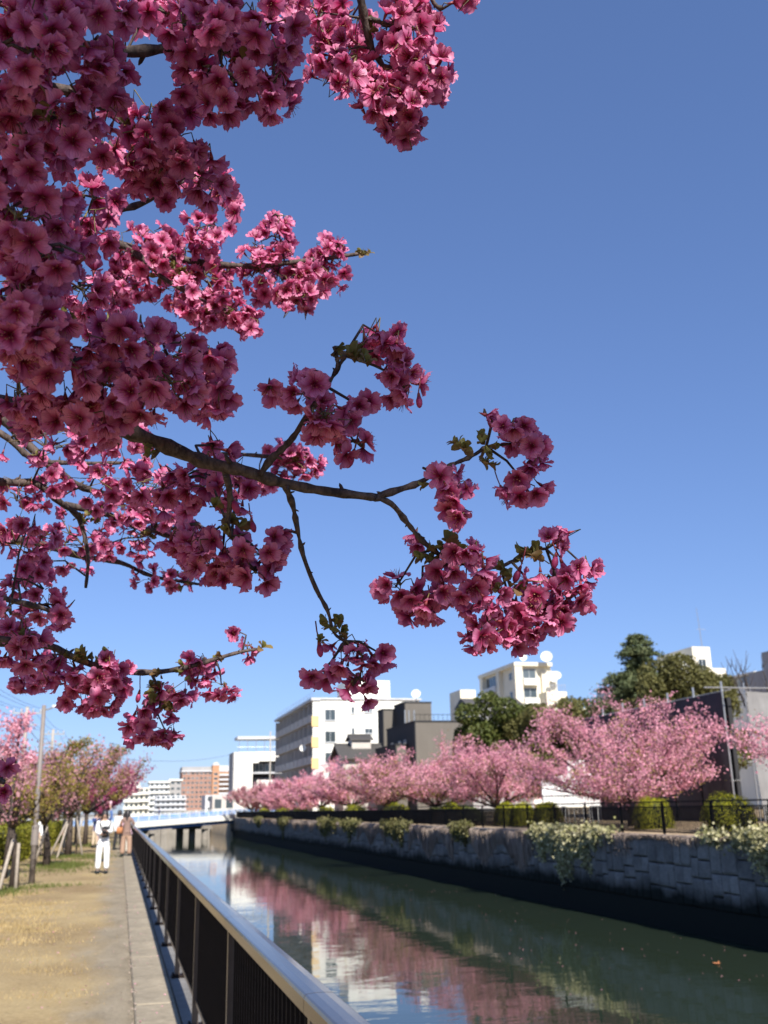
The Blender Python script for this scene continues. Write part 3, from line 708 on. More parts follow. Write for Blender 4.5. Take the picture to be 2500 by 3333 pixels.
window(ap, 11.5, 12.3, 12.4, 15.2, 'y', 0); window(ap, 11.5, 12.3, 9.0, 11.2, 'y', 0); window(ap, 2.4, 3.5, 3.2, 5.9, 'y', 0)
m = MB()
for x in (4.9, 7.6, 10.6): m.tube([(x, -.08, 0), (x, -.08, 16.8)], .06, 6)
m.build('drainpipe', M['cream'], ap)
bwall(ap, (6.0, 13.2, 3, 10, 17.16, 20.3), M['white'], 'stair_house'); bwall(ap, (5.8, 7.0, 2.6, 5, 17.16, 19.5), M['white'], 'tank_house')
m = MB()
for y in np.arange(.5, 39, 2.6): m.tube([(.1, y, 17.15), (.1, y, 18.05)], .025, 5)
m.tube([(.1, .5, 18.05), (.1, 38, 18.05)], .025, 5); m.tube([(.1, .5, 17.6), (.1, 38, 17.6)], .02, 5); m.build('roof_railing', M['steel'], ap)
def dish(parent, p, r=.55, aim=(-.4, -1, .4)):
    q = Vector(aim).to_track_quat('Z', 'Y'); m = MB(); n = 14; vs = []
    for k, (rr, zz) in enumerate(((.05, 0), (.5, .06), (1, .24))):
        for i in range(n): vs.append(q @ Vector((rr*r*math.cos(6.283*i/n), rr*r*math.sin(6.283*i/n), zz*r)))
    m.add([tuple(v+Vector(p)) for v in vs], [(a*n+i, a*n+(i+1) % n, (a+1)*n+(i+1) % n, (a+1)*n+i) for a in (0, 1) for i in range(n)]+[tuple(range(n))])
    m.tube([p, (p[0], p[1]+.2, p[2]-1.1)], .05, 6); m.build('dish_aerial', M['white'], parent, smooth=True)
dish(ap, (-.35, 6.5, 9.9)); 

# taupe and charcoal house
hs = empty('modern_house', (32, 109.8, 1)); tag(hs, 'flat roofed taupe house with charcoal side walls, in stepped volumes', 'house')
def vol(parent, x0, x1, y0, y1, h, side, front):
    bwall(parent, (x0, x0+.12, y0, y1, 0, h), side, 'side_wall'); bwall(parent, (x0+.12, x1, y0, y1, 0, h-.002), front, 'wall')
    bwall(parent, (x0-.06, x1+.06, y0-.06, y1+.06, h, h+.18), M['charcoal'] if front is M['taupe'] else front, 'roof')
vol(hs, 0, 6.6, 0, 12.6, 9.9, M['charcoal'], M['taupe']); vol(hs, 2.5, 6.1, 13, 18, 13.4, M['charcoal'], M['taupe']); vol(hs, 1.0, 5, 18.3, 21, 13.0, M['charcoal'], M['taupe']); vol(hs, -1.5, -.1, 3, 12.5, 7.5, M['charcoal'], M['taupe'])
for y in (3.6, 6.0, 9.4): window(hs, y, y+1.1, 6.2, 8.2, 'x', 0, False, 0)
m = MB()
for x in np.arange(.1, 6.6, .55): m.tube([(x, -.05, 10.08), (x, -.05, 10.75)], .022, 4)
m.tube([(0, -.05, 10.75), (6.6, -.05, 10.75)], .03, 5); m.build('roof_railing', M['black'], hs)
m = MB()
for x in (2.0, 2.5, 3.2): m.tube([(x, 11, 10.05), (x, 11, 12.3)], .09, 7)
m.build('vent_pipe', M['steel'], hs); dish(hs, (4.3, 13.6, 14.6), .6)
h3 = empty('grey_house', (36.6, 104, 1)); tag(h3, 'plain grey rendered house between the taupe house and the round evergreen', 'house')
bwall(h3, (0, 7, 0, 6, 0, 7.9), M['grey']); bwall(h3, (2.2, 9, 6.1, 11, 0, 11.8), M['grey'], 'tall_wall'); bwall(h3, (-.1, 7.1, -.1, 5.9, 7.9, 8.05), M['rooftile'], 'roof')
m = MB(); m.add([(2, 6, 11.8), (9.2, 6, 11.8), (9.2, 11.2, 11.8), (2, 11.2, 11.8), (2, 8.6, 12.9), (9.2, 8.6, 12.9)], [(0, 1, 5, 4), (2, 3, 4, 5), (0, 4, 3), (1, 2, 5), (0, 3, 2, 1)]); m.build('pitched_roof', M['rooftile'], h3)
window(h3, 3, 4.2, 5.4, 6.6, 'y', 0); 
# small tiled roof house
sh = empty('tiled_roof_house', (26.4, 124, 1)); tag(sh, 'small house with dark tiled gable roof in front of the white apartments', 'house')
bwall(sh, (.4, 5.4, .4, 6, 0, 6.9), M['balc'])
def gable(parent, x0, x1, y0, y1, z0, z1, name):      # ridge along x
    m = MB(); c = (y0+y1)/2; th = .16
    m.add([(x0, y0, z0), (x1, y0, z0), (x1, c, z1), (x0, c, z1), (x1, y1, z0), (x0, y1, z0), (x0, y0, z0-th), (x1, y0, z0-th), (x1, c, z1-th), (x0, c, z1-th), (x1, y1, z0-th), (x0, y1, z0-th)],
          [(0, 1, 2, 3), (3, 2, 4, 5), (6, 9, 8, 7), (9, 11, 10, 8), (0, 6, 7, 1), (4, 10, 11, 5), (0, 3, 9, 6), (3, 5, 11, 9), (1, 7, 8, 2), (2, 8, 10, 4)])
    r_ = m.build(name, M['rooftile'], parent)
    q = MB()
    for k in range(int((x1-x0)/.35)):
        x = x0+.1+.35*k; q.tube([(x, y0+.02, z0+.03), (x, c, z1+.03)], .05, 4)
    q.tube([(x0, c, z1+.06), (x1, c, z1+.06)], .1, 6); q.build('tile_ribs', M['rooftile'], r_)
    return r_
gable(sh, -.2, 6.0, -.3, 6.5, 6.7, 8.5, 'roof'); bwall(sh, (1.9, 4.4, 2.0, 4.4, 7.8, 9.1), M['balc'], 'lantern_wall'); gable(sh, 1.6, 4.7, 1.7, 4.7, 9.1, 9.7, 'lantern_roof')
m = MB(); m.add([(.41, .45, 6.85), (.41, 5.95, 6.85), (.41, 3.1, 8.3)], [(0, 2, 1)]); m.build('gable_end', M['charcoal'], sh)
window(sh, 3.0, 4.4, 4.9, 6.2, 'y', .4)
# white office block with set back floors near the bridge
pk = empty('office_building', (27.5, 262, 1)); tag(pk, 'white block with deep shaded floors and long white parapets behind the bridge end', 'building')
bwall(pk, (0, .25, 0, 10, 0, 15.1), M['grey'], 'side_wall'); bwall(pk, (.26, 5.0, -.6, 10, 0, 15.1), M['white'], 'tower')
bwall(pk, (5.01, 6.6, -.6, 3, 12.4, 15.1), M['white'], 'corner_block')
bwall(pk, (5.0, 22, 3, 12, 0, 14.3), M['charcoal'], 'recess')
for z, hh, x0 in ((1.6, 2.6, 6.4), (5.9, 2.2, 6.2), (12.8, 2.4, 6.61)): bwall(pk, (x0, 21, 0, .4, z, z+hh), M['white'], 'parapet')
for z in (1.2, 5.4, 9.7): bwall(pk, (5.1, 21.5, .5, 2.99, z, z+.35), M['lgrey'], 'floor_slab')
for i in range(6): window(pk, 6+2.6*i, 8.2+2.6*i, 10.2, 12.2, 'y', 2.98, False)
for i in range(6): window(pk, 6+2.6*i, 8.2+2.6*i, 6.2, 8.6, 'y', 2.98, False)
bwall(pk, (17.6, 19.6, -1, 3, 13, 20), M['white'], 'stair_tower'); bwall(pk, (19.61, 22, -1.5, 3, 15, 18), M['white'], 'roof_block')
bwall(pk, (1, 17, 0, 7, 18.4, 19.1), M['lgrey'], 'roof_canopy')
m = MB()
for x in np.arange(1.5, 17, 2.2): m.tube([(x, .3, 15.1), (x, .3, 18.4)], .08, 5)
m.tube([(1, .3, 16.4), (17, .3, 16.4)], .06, 5); m.build('canopy_post', M['steel'], pk)
# distant blocks
def far_block(loc, w_, d_, h, mat, label, floors, cols, name='apartment_building', roof=None, band=None, wmat=None):
    o = empty(name, loc); tag(o, label, 'building'); bwall(o, (0, w_, 0, d_, 0, h), mat)
    fh = h/floors
    for k in range(floors):
        if band: bwall(o, (-.4, w_+.4, -1.2, -.01, k*fh+.2, k*fh+fh*.38), band, 'balcony')
        for c in range(cols):
            cw = w_/cols; window(o, c*cw+cw*.18, c*cw+cw*.82, k*fh+fh*.42, k*fh+fh*.86, 'y', 0, False, 0)
    if roof: bwall(o, (-.6, w_+.6, -.8, d_+.6, h, h+fh*.28), roof, 'roof')
    return o
b = far_block((39.5, 700, 0), 20, 30, 27.5, M['brick'], 'red brick tiled apartment block far behind the bridge', 9, 7, roof=M['lgrey'])
bwall(b, (0, 32, 4, 30, 27.51, 31), M['grey'], 'penthouse'); bwall(b, (20.01, 24.5, -3, 25, 0, 31.5), M['orange'], 'orange_tower')
for k in range(9):
    window(b, 21, 23.6, 1+3*k, 2.6+3*k, 'y', -3, False, 0); bwall(b, (24.6, 32.5, -1.5, 1, .3+3.05*k, 1.5+3.05*k), M['lgrey'], 'balcony')
bwall(b, (24.51, 33, 1.01, 25, 0, 27.5), M['orange'], 'east_wing'); bwall(b, (24.2, 33.5, .5, 25, 27.52, 31.5), M['lgrey'], 'east_roof')
m = MB(); n = 12; m.add([(20.2, -3.2, 31.5)]+[(22.2+2.2*math.cos(math.pi*(1-i/n)), -3.2, 31.5+2.2*math.sin(math.pi*i/n)) for i in range(n+1)]+[(22.2+2.2*math.cos(math.pi*(1-i/n)), 4, 31.5+2.2*math.sin(math.pi*i/n)) for i in range(n+1)], [tuple(range(1, n+2))]+[(1+i, 2+i, n+3+i, n+2+i) for i in range(n)]); m.build('vault', M['lgrey'], b)
far_block((13.2, 500, 0), 9, 20, 15.2, M['lgrey'], 'grey slab block with round white balconies left of the brick block', 6, 4, band=M['white'], roof=M['white'])
far_block((23.0, 510, 0), 5.6, 20, 16.3, M['grey'], 'narrow dark grey block touching the brick block', 6, 2, roof=M['white'])
far_block((14, 430, 0), 12, 14, 8.2, M['lgrey'], 'low pale grey block with open white storeys behind the bridge', 4, 6, band=M['lgrey'])
far_block((1.6, 450, 0), 6.0, 16, 14.6, M['cream'], 'pale block rising behind the magenta cherry trees', 5, 3, band=M['white'])
far_block((7.7, 455, 0), 4.2, 16, 12.0, M['cream'], 'lower cream block right of the pale one', 4, 2, band=M['white'])
far_block((25.5, 262+60, 0), 12, 14, 6.5, M['lgrey'], 'low white walled yard building left of the office block', 2, 3)
far_block((21.5, 250, 0), 5.5, 8, 5.2, M['balc'], 'brown grey shed behind the bridge railing', 1, 2, name='shed')
# beige tower, far right
bt = empty('beige_tower', (61, 150, 1)); tag(bt, 'beige apartment tower with corner pillars and rooftop dish aerials', 'building')
bwall(bt, (.6, 6.5, .6, 17, 0, 22.3), M['cream']); bwall(bt, (-.2, 6.5, -.2, 17.2, 22.31, 22.9), M['cream'], 'roof')
for x, y in ((-.1, -.1), (-.1, 7.2), (-.1, 15.5)): bwall(bt, (x, x+1.3, y, y+1.3, 0, 22.3), M['cream'], 'pillar')
bwall(bt, (-.05, .58, 8.6, 15.4, 0, 18.4), M['cream'], 'west_bay')
for k in range(7):
    z = .6+3.1*k
    bwall(bt, (1.3, 3.9, -.35, .55, z, z+1.0), M['white'], 'balcony'); window(bt, 1.5, 3.8, z+1.15, z+2.7, 'y', .6, False)
    bwall(bt, (-.3, .5, 8.7, 15.3, z, z+.9), M['lgrey'], 'balcony'); window(bt, 9, 15, z+1.0, z+2.8, 'x', .59, False, 3)
    window(bt, 2.6, 4.2, z+1.2, z+2.4, 'x', .59, False)
bwall(bt, (4.1, 7.6, -2.6, 4, 0, 17.9), M['cream'], 'front_wing'); bwall(bt, (3.7, 7.8, -2.9, 4.2, 14.2, 15.4), M['cream'], 'wing_band'); bwall(bt, (7.61, 13.5, -1, 8, 0, 14.6), M['cream'], 'annex'); bwall(bt, (7.4, 13.8, -1.4, 8.4, 14.6, 15.4), M['cream'], 'annex_parapet')
bwall(bt, (-5, -.4, 4, 18, 0, 14.5), M['lgrey'], 'west_annex'); bwall(bt, (-3.4, -.5, 18, 24, 0, 20.5), M['cream'], 'rear_wing')
m = MB()
for i in range(12): m.tube([(4.2+.3*i, -2.5, 17.9), (4.2+.3*i, -2.5, 19.0)], .03, 4)
m.tube([(4.1, -2.5, 19), (7.6, -2.5, 19)], .04, 4); m.build('roof_railing', M['steel'], bt)
bwall(bt, (4.6, 7.2, 0, 4, 17.91, 21.5), M['cream'], 'roof_house')
dish(bt, (5.0, -1.5, 23.6), .95); dish(bt, (6.6, -1.5, 20.6), .7); dish(bt, (5.8, -2, 20.0), .6); dish(bt, (2, 1, 23.8), .6)
# further right
wb = empty('white_building', (62.5, 100, 1)); tag(wb, 'white stepped block rising behind the conifer', 'building')
bwall(wb, (0, 2.3, 0, 8, 0, 17.6), M['cream']); bwall(wb, (2.31, 4.2, .2, 8, 0, 15.2), M['cream'], 'lower_wing'); bwall(wb, (-4, -.01, 1, 8, 0, 15.8), M['white'], 'left_wing')
window(wb, .6, 1.6, 15, 16.2, 'y', 0); m = MB(); m.tube([(4.0, 4, 15), (3.7, 4, 23)], [.08, .03], 5); m.tube([(3.4, 4, 20.4), (4.6, 4, 20.4)], .03, 4); m.build('mast', M['steel'], wb)
gb = empty('grey_gable_house', (50.6, 95, 1)); tag(gb, 'grey house wall seen left of the conifer', 'house'); bwall(gb, (0, 2.9, 0, 6, 0, 12.8), M['lgrey']); bwall(gb, (2.91, 5.5, .5, 6, 0, 13.6), M['white'], 'white_wing'); window(gb, .8, 1.6, 10.8, 12, 'y', 0)
fb = empty('flat_white_building', (59, 84, 1)); tag(fb, 'long flat white building with glass upper band above the sheets at right', 'building')
bwall(fb, (0, 14, 0, 6, 0, 11.3), M['white']); bwall(fb, (.3, 13.7, .3, 5.7, 11.31, 12.4), M['glass'], 'glass_band'); bwall(fb, (-.1, 14.1, -.1, 6.1, 12.41, 12.6), M['white'], 'roof')
m = MB()
for i in range(50): m.tube([(.1+.28*i, -.4, 9.2), (.1+.28*i, -.4, 10.3)], .02, 4)
m.tube([(0, -.4, 10.3), (14, -.4, 10.3)], .03, 4); m.box(0, 14, -.5, -.01, 8.9, 9.15); m.build('balustrade', M['steel'], fb)
db = empty('grey_block', (56.5, 75, 1)); tag(db, 'dark grey blue block cut off by the right edge of the photo', 'building'); bwall(db, (0, 10, 0, 4, 0, 13.6), M['grey']); bwall(db, (-1.6, -.01, .5, 4, 0, 11.7), M['grey'], 'side_wing'); window(db, 1, 3, 10.5, 12.4, 'y', 0)

# ------------------------------------------------------------------ bridge
br = empty('footbridge', (18.4, 168, 0)); tag(br, 'pale blue and white bridge across the canal', 'bridge')
ang = math.atan2(168-155, 18.4-3.2); br.rotation_euler.z = ang+math.pi    # local +x runs back to the near bank
LB = 36.; sl = -.033
zt = lambda x: 1.10+sl*x
def bar(m, x0, x1, y0, y1, a, b): m.add([(x0, y0, zt(x0)+a), (x1, y0, zt(x1)+a), (x1, y1, zt(x1)+a), (x0, y1, zt(x0)+a), (x0, y0, zt(x0)+b), (x1, y0, zt(x1)+b), (x1, y1, zt(x1)+b), (x0, y1, zt(x0)+b)], [(0, 3, 2, 1), (4, 5, 6, 7), (0, 1, 5, 4), (1, 2, 6, 5), (2, 3, 7, 6), (3, 0, 4, 7)])
m = MB(); bar(m, -14, LB, -7, 0, -.5, -.02); m.build('deck', M['lgrey'], br)
m = MB(); bar(m, -1, LB, .003, .25, -.86, -.04); m.build('fascia', M['white'], br)
m = MB(); bar(m, 0, LB, -.6, -.2, -1.35, -.51); bar(m, 0, LB, -4, -3.6, -1.35, -.51); m.build('girder', M['bluedark'], br)
for side in (.1, -6.8):
    for k in range(int((LB+12)/2.05)):
        x = -12+2.05*k
        m = MB(); bar(m, x, x+.08, side, side+.1, -.03, .72); m.build('railing_post', M['white'], br)
        m = MB(); bar(m, x+.09, x+2.04, side+.02, side+.07, .04, .09)
        for j in range(13): q = x+.14+.15*j; bar(m, q, q+.05, side+.03, side+.06, .09, .60)
        m.build('railing_panel', M['bluepaint'], br)
    m = MB(); bar(m, -12, LB, side-.01, side+.11, .721, .79); m.build('handrail', M['white'], br)
for x, hw in ((6.5, .55), (17.5, .45)):
    m = MB()
    for y in (-.6, -3.4, -6.2): m.lathe([(hw, -4), (hw, zt(x)-1.9)], 12, (x, y))
    m.box(x-.9, x+.9, -7, .1, zt(x)-1.9, zt(x)-1.36); m.build('pier', M['pier'], br)
fg = empty('far_canal_wall', (0, 212, 0)); tag(fg, 'concrete wall closing the canal beyond the bridge', 'wall')
bwall(fg, (.9, 18.0, 0, 3, -4, 1.0), M['pier'])
for x in (3.5, 8.2, 12.6): bwall(fg, (x, x+1.2, -.8, -.01, -4, 1.3), M['pier'], 'buttress')

# ------------------------------------------------------------------ left side: hedge, trees, stakes, poles
he = empty('box_hedge', (-4.9, 36.5, 0)); tag(he, 'clipped olive green hedge behind the nearest trees on the left', 'hedge')
g = np.random.default_rng(3); n = 16000; u = g.uniform(size=(n, 3)); L_, Wd, Hh = 40., 2.9, 1.15
P = np.stack([(u[:, 0]-.5)*Wd, u[:, 1]*L_, u[:, 2]*Hh], 1); fsel = g.integers(0, 3, n); P[fsel == 0, 2] = Hh+g.normal(size=(fsel == 0).sum())*.05; P[fsel == 1, 0] = Wd/2+g.normal(size=(fsel == 1).sum())*.06
s_ = (fsel == 2) & (u[:, 1] < .3); P[s_, 1] = g.normal(size=s_.sum())*.06; P[:, 2] += .06*np.sin(P[:, 1]*1.7)*(P[:, 2] > .6)
N = np.zeros((n, 3)); N[fsel == 0, 2] = 1; N[fsel == 1, 0] = 1; N[fsel == 2, 1] = -1
V, F = leaf_quads(P, .10, N, 1, 3, .9); o = link('foliage', np_mesh('foliage', V, F, [M['hedge']]), he); o['kind'] = 'stuff'
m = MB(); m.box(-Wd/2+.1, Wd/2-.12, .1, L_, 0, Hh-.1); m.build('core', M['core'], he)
G2 = 'cherry trees along the path'
cherry((-2.28, 25.6, 0), 31, 3.2, 1.15, 1.35, 'slim young tree with sparse olive leaves, nearest on the left', 'pinkdusty', .62, .075, .55, group=G2, up=.8, limbs=6, sec=5, twigs=3, spread=.10)
cherry((-2.24, 35.9, 0), 32, 3.5, 2.1, 1.3, 'olive and pink cherry tree behind the lamp post, second on the left', 'pinkdusty', .58, .085, .85, group=G2, up=.75, limbs=8)
cherry((-1.95, 43.8, 0), 33, 4.1, 2.5, 1.5, 'thick trunked cherry tree propped by several stakes on the left', 'pinkdusty', .52, .095, .85, group=G2, up=.7, limbs=8)
cherry((-1.75, 58, 0), 34, 4.9, 2.9, 1.6, 'pink and olive cherry tree just left of the magenta ones', 'pinkdusty', .40, .11, .8, group=G2, up=.65, limbs=8)
cherry((-1.3, 71, 0), 35, 4.8, 2.9, 1.6, 'magenta cherry tree over the people on the path', 'magenta', .10, .12, .8, group=G2, up=.55, limbs=9, low_leaf=False)
cherry((-1.0, 84, 0), 36, 5.0, 3.2, 1.7, 'magenta cherry tree whose crown reaches farthest right over the path', 'magenta', .06, .13, .8, group=G2, up=.5, limbs=9, low_leaf=False)
cherry((-1.6, 100, 0), 37, 5.2, 3.4, 1.7, 'magenta cherry tree farthest along the path', 'magenta', .08, .15, .7, group=G2, up=.5, limbs=9, low_leaf=False)
cherry((-5.4, 52, 0), 38, 4.6, 2.6, 1.5, 'pale pink cherry tree standing behind the hedge', 'pinkdusty', .3, .11, .8, group=G2, up=.7, limbs=8)
cherry((-6.3, 66, 0), 39, 5.6, 3.2, 1.6, 'olive pink cherry tree behind the hedge, farther along', 'pinkdusty', .45, .13, .7, group=G2, up=.7, limbs=8)
cherry((-5.2, 86, 0), 40, 6.0, 3.4, 1.7, 'leafy cherry tree far back on the left with long green shoots', 'pinkdusty', .65, .15, .7, group=G2, up=.9, limbs=8, low_leaf=False)
# tall pink top of the nearest tree and long green shoots
root = empty('cherry_tree', (-2.9, 29.5, 0)); tag(root, 'tall narrow tree with a pink tuft standing above the others at the left edge', 'cherry tree', G2)
m = MB(); m.tube([(0, 0, -.1), (.05, 0, 1.2), (.05, .05, 2.6), (.1, 0, 4.2)], [.08, .06, .045, .02], 7)
r = random.Random(2); P = []; g = np.random.default_rng(4)
for i in range(16):
    z = r.uniform(2.5, 4.3); a = r.uniform(0, 6.28); L = r.uniform(.25, .65); q = np.array([.06, 0, z-.3]); e = q+np.array([math.cos(a)*L, math.sin(a)*L, r.uniform(-.05, .55)])
    m.tube([q, (q+e)/2, e], [.018, .012, .005], 4); c = 75; P.append(q+(e-q)*g.uniform(.25, 1, (c, 1))+g.normal(size=(c, 3))*.10)
m.build('trunk', M['trunk'], root, smooth=True); V, F = leaf_quads(np.concatenate(P), .085, seed=6); o = link('crown', np_mesh('crown', V, F, [M['pink']]), root); o['kind'] = 'stuff'
for (bx_, by, bz, lean, hgt, lb) in ((-3.6, 60, 0, 1.5, 5.6, 'green leaved shoot arching above the pink crowns, left one'), (-1.3, 74, 0, 1.7, 6.1, 'green leaved shoots arching toward the canal above the magenta trees')):
    root = empty('leafy_tree', (bx_, by, bz)); tag(root, lb, 'tree')
    m = MB(); P = []
    m.tube([(0, 0, -.1), (.05, 0, 2), (.0, 0, 3)], [.13, .1, .08], 7)
    for i in range(7):
        l2 = lean*r.uniform(.3, 1.1); pts = [np.array([0, 0, 3.0]), np.array([l2*.3, r.uniform(-.5, .5), 3+(hgt-3)*.5]), np.array([l2*.7, r.uniform(-.8, .8), 3+(hgt-3)*.85]), np.array([l2*1.15, r.uniform(-1, 1), hgt*r.uniform(.94, 1.04)])]
        m.tube(pts, [.04, .03, .02, .008], 5)
        for a, b in zip(pts, pts[1:]): P.append(a+(b-a)*g.uniform(0, 1, (70, 1))+g.normal(size=(70, 3))*.13)
    m.build('trunk', M['trunk'], root, smooth=True); V, F = leaf_quads(np.concatenate(P), .13, seed=9); o = link('crown', np_mesh('crown', V, F, [M['youngleaf']]), root); o['kind'] = 'stuff'
def back_tree(loc, s, lb, mat, seed): broadleaf('evergreen_tree', loc, [(0, 0, 2.6*s, 2.2*s, 2.2*s, 1.9*s), (1.2*s, .3, 2.2*s, 1.6*s, 1.6*s, 1.5*s), (-1.4*s, 0, 2.1*s, 1.7*s, 1.7*s, 1.5*s)], 5000, .2*s, mat, lb, 'tree', 1.4*s, .14*s, seed)
back_tree((-8.6, 70, 0), 1.1, 'dark green tree at the left edge behind the hedge', 'olive', 51)
back_tree((-9.5, 95, 0), 1.3, 'rounded green tree far back on the left behind the poles', 'green', 52)
back_tree((-6.5, 118, 0), 1.3, 'green tree behind the farthest pole', 'olive', 53)
far_block((-40, 175, 0), 30, 12, 5.5, M['lgrey'], 'long low grey building behind the left trees', 2, 9, name='low_building')
# stakes
def stakes(name, pairs, lb, grp='support stakes of the path trees'):
    for (a, b, lab) in pairs:
        d = Vector(b)-Vector(a); m = MB(); m.tube([(0, 0, -.08), tuple(d*.98), tuple(d)], [.042, .04, .034], 8)
        o = m.build('tree_stake', M['stake'], None, a, True); tag(o, lab, 'stake', grp)
stakes('tree_stake', [((-2.52, 24.6, 0), (-2.36, 25.4, 1.08), 'pale stake leaning on the slim tree at the left edge'),
    ((-2.2, 25.2, 0), (-2.24, 25.5, 1.0), 'thin dark stake close to the slim left tree'),
    ((-2.65, 35.6, 0), (-2.30, 35.8, 1.25), 'stake left of the second tree trunk'),
    ((-2.65, 43.2, 0), (-2.05, 43.7, 1.35), 'leaning stake left of the thick propped trunk'),
    ((-2.3, 42.6, 0), (-2.02, 43.6, 1.25), 'pale upright stake just left of the thick propped trunk'),
    ((-1.35, 43.5, 0), (-1.72, 44.0, 1.6), 'leaning stake right of the thick propped trunk'),
    ((-1.66, 44.6, 0), (-1.60, 44.5, 2.0), 'tall post behind the thick propped trunk'),
    ((-2.2, 57.6, 0), (-1.9, 58, 1.4), 'stake beside the pink and olive cherry trunk')], '')
# poles and wires
def lamp_post(loc, h, arm, lb, tilt=(0, 0)):
    root = empty('lamp_post', loc); tag(root, lb, 'lamp post', 'lamp posts beside the path')
    m = MB(); m.tube([(0, 0, -.1), (tilt[0]*.5, 0, h*.5), (tilt[0], 0, h)], [.075, .06, .05], 10); m.build('pole', M['pole'], root, smooth=True)
    m = MB(); m.lathe([(.085, .9), (.09, .93), (.09, 1.35), (.085, 1.38)], 10, (tilt[0]*.2, 0)); m.build('band', M['pole'], root)
    if arm:
        m = MB(); m.tube([(tilt[0], 0, h-.13), (tilt[0]+.12, 0, h-.1), (tilt[0]+.22, 0, h-.05)], .022, 6); m.build('arm', M['steel'], root)
        m = MB(); m.cbox((tilt[0]+.36, 0, h-.03), (.34, .13, .07), .02); m.build('lamp_head', M['lgrey'], root)
lamp_post((-2.0, 27.0, 0), 4.32, True, 'tall slim lamp post with a short arm, standing before the second tree', (-.03, 0))
lamp_post((-2.35, 61, 0), 5.05, True, 'lamp post whose head shows just above the pink crowns', (0, 0))
def utility(loc, h, lb, arm=True):
    root = empty('utility_pole', loc); tag(root, lb, 'utility pole', 'utility poles behind the left trees')
    m = MB(); m.tube([(0, 0, -.2), (0, 0, h)], [.17, .12], 10); m.build('pole', M['cpole'], root, smooth=True)
    if arm:
        m = MB(); m.box(-1.0, 1.0, -.05, .05, h-.5, h-.38); m.box(-.75, .75, -.05, .05, h-1.3, h-1.2); m.build('crossarm', M['steel'], root)
        for x in (-.9, -.4, .4, .9):
            m = MB(); m.lathe([(.04, h-.38), (.07, h-.30), (.04, h-.24), (.06, h-.18), (.02, h-.12)], 8, (x, 0)); m.build('insulator', M['lgrey'], root, smooth=True)
utility((-6.75, 75, 0), 9.0, 'utility pole with crossarm nearest the left edge'); utility((-6.2, 95, 0), 9.0, 'second utility pole from the left'); utility((-6.0, 125, 0), 9.0, 'farthest utility pole, among green shoots')
utility((24.2, 171, 1), 13.5, 'slim grey pole before the white office block at the bridge end', False)
def wire(a, b, sag, lb, r=.012):
    a, b = Vector(a), Vector(b); m = MB(); pts = []
    for i in range(15): u = i/14; p = a.lerp(b, u); p.z -= sag*4*u*(1-u); pts.append(p-a)
    o = m.tube(pts, r, 4).build('overhead_wire', M['wire'], None, a); tag(o, lb, 'wire', 'overhead wires')
for x, lb in ((-.9, 'overhead wire along the poles, outermost'), (-.4, 'overhead wire along the poles, second'), (.4, 'overhead wire along the poles, third'), (.9, 'overhead wire along the poles, on the path side')):
    wire((-9.2+x, 40, 9.0), (-6.75+x, 75, 8.88), .5, lb+', left of the first utility pole'); wire((-6.75+x, 75, 8.88), (-6.2+x, 95, 8.88), .4, lb+', between first and second pole'); wire((-6.2+x, 95, 8.88), (-6+x, 125, 8.88), .5, lb+', between second and farthest pole')
wire((-8.6, 40, 7.4), (-6.75, 75, 7.75), .6, 'lower sagging wire left of the first utility pole', .02); wire((-6.75, 75, 7.75), (-6.2, 95, 7.75), .5, 'lower sagging wire between first and second pole', .02)
wire((-6, 125, 8.6), (29, 262, 16.2), 1.6, 'long faint wire crossing the sky from the farthest pole to the office block', .03)

# grass
def blades(name, areas, mat, seed, h, lb, w_=.008, kind='stuff'):
    g = np.random.default_rng(seed); V = []; n_t = 0
    for (x, y, rx, ry, n) in areas:
        p = np.stack([x+g.normal(size=n)*rx, y+g.normal(size=n)*ry, np.zeros(n)-.03], 1); a = g.uniform(0, 6.28, n); d = np.stack([np.cos(a), np.sin(a), 0*a], 1)*w_; tp = p+np.stack([g.normal(size=n)*h*.6, g.normal(size=n)*h*.6, g.uniform(.5, 1.2, n)*h+.03], 1)
        V.append(np.stack([p-d, p+d, tp], 1).reshape(-1, 3)); n_t += n
    V = np.concatenate(V); o = link(name, np_mesh(name, V, np.arange(3*n_t).reshape(-1, 3), [M[mat]])); tag(o, lb, 'grass', kind=kind)
blades('green_grass', [(-2.5, 24.4, .35, .5, 500), (-1.7, 25.6, .5, .5, 500), (-1.9, 36.2, .5, 1.0, 1800), (-1.6, 43.5, .6, 1.0, 1700), (-.9, 41.5, .4, 1.0, 600), (-1.2, 58, .7, 1.2, 900), (-2, 33, .6, 1.2, 500), (-3.2, 30, .8, 2, 500), (-1.0, 62, .5, 3, 700)], 'grassblade', 2, .10, 'tufts of green grass around the tree bases', .012)
g2 = np.random.default_rng(9); ar = [(g2.uniform(-3.0, -.75), 8.5+22*g2.uniform()**1.5, .30, .30, 90) for _ in range(260)]
blades('dry_grass', ar, 'strawblade', 6, .022, 'worn dry straw grass on the earth path', .006)

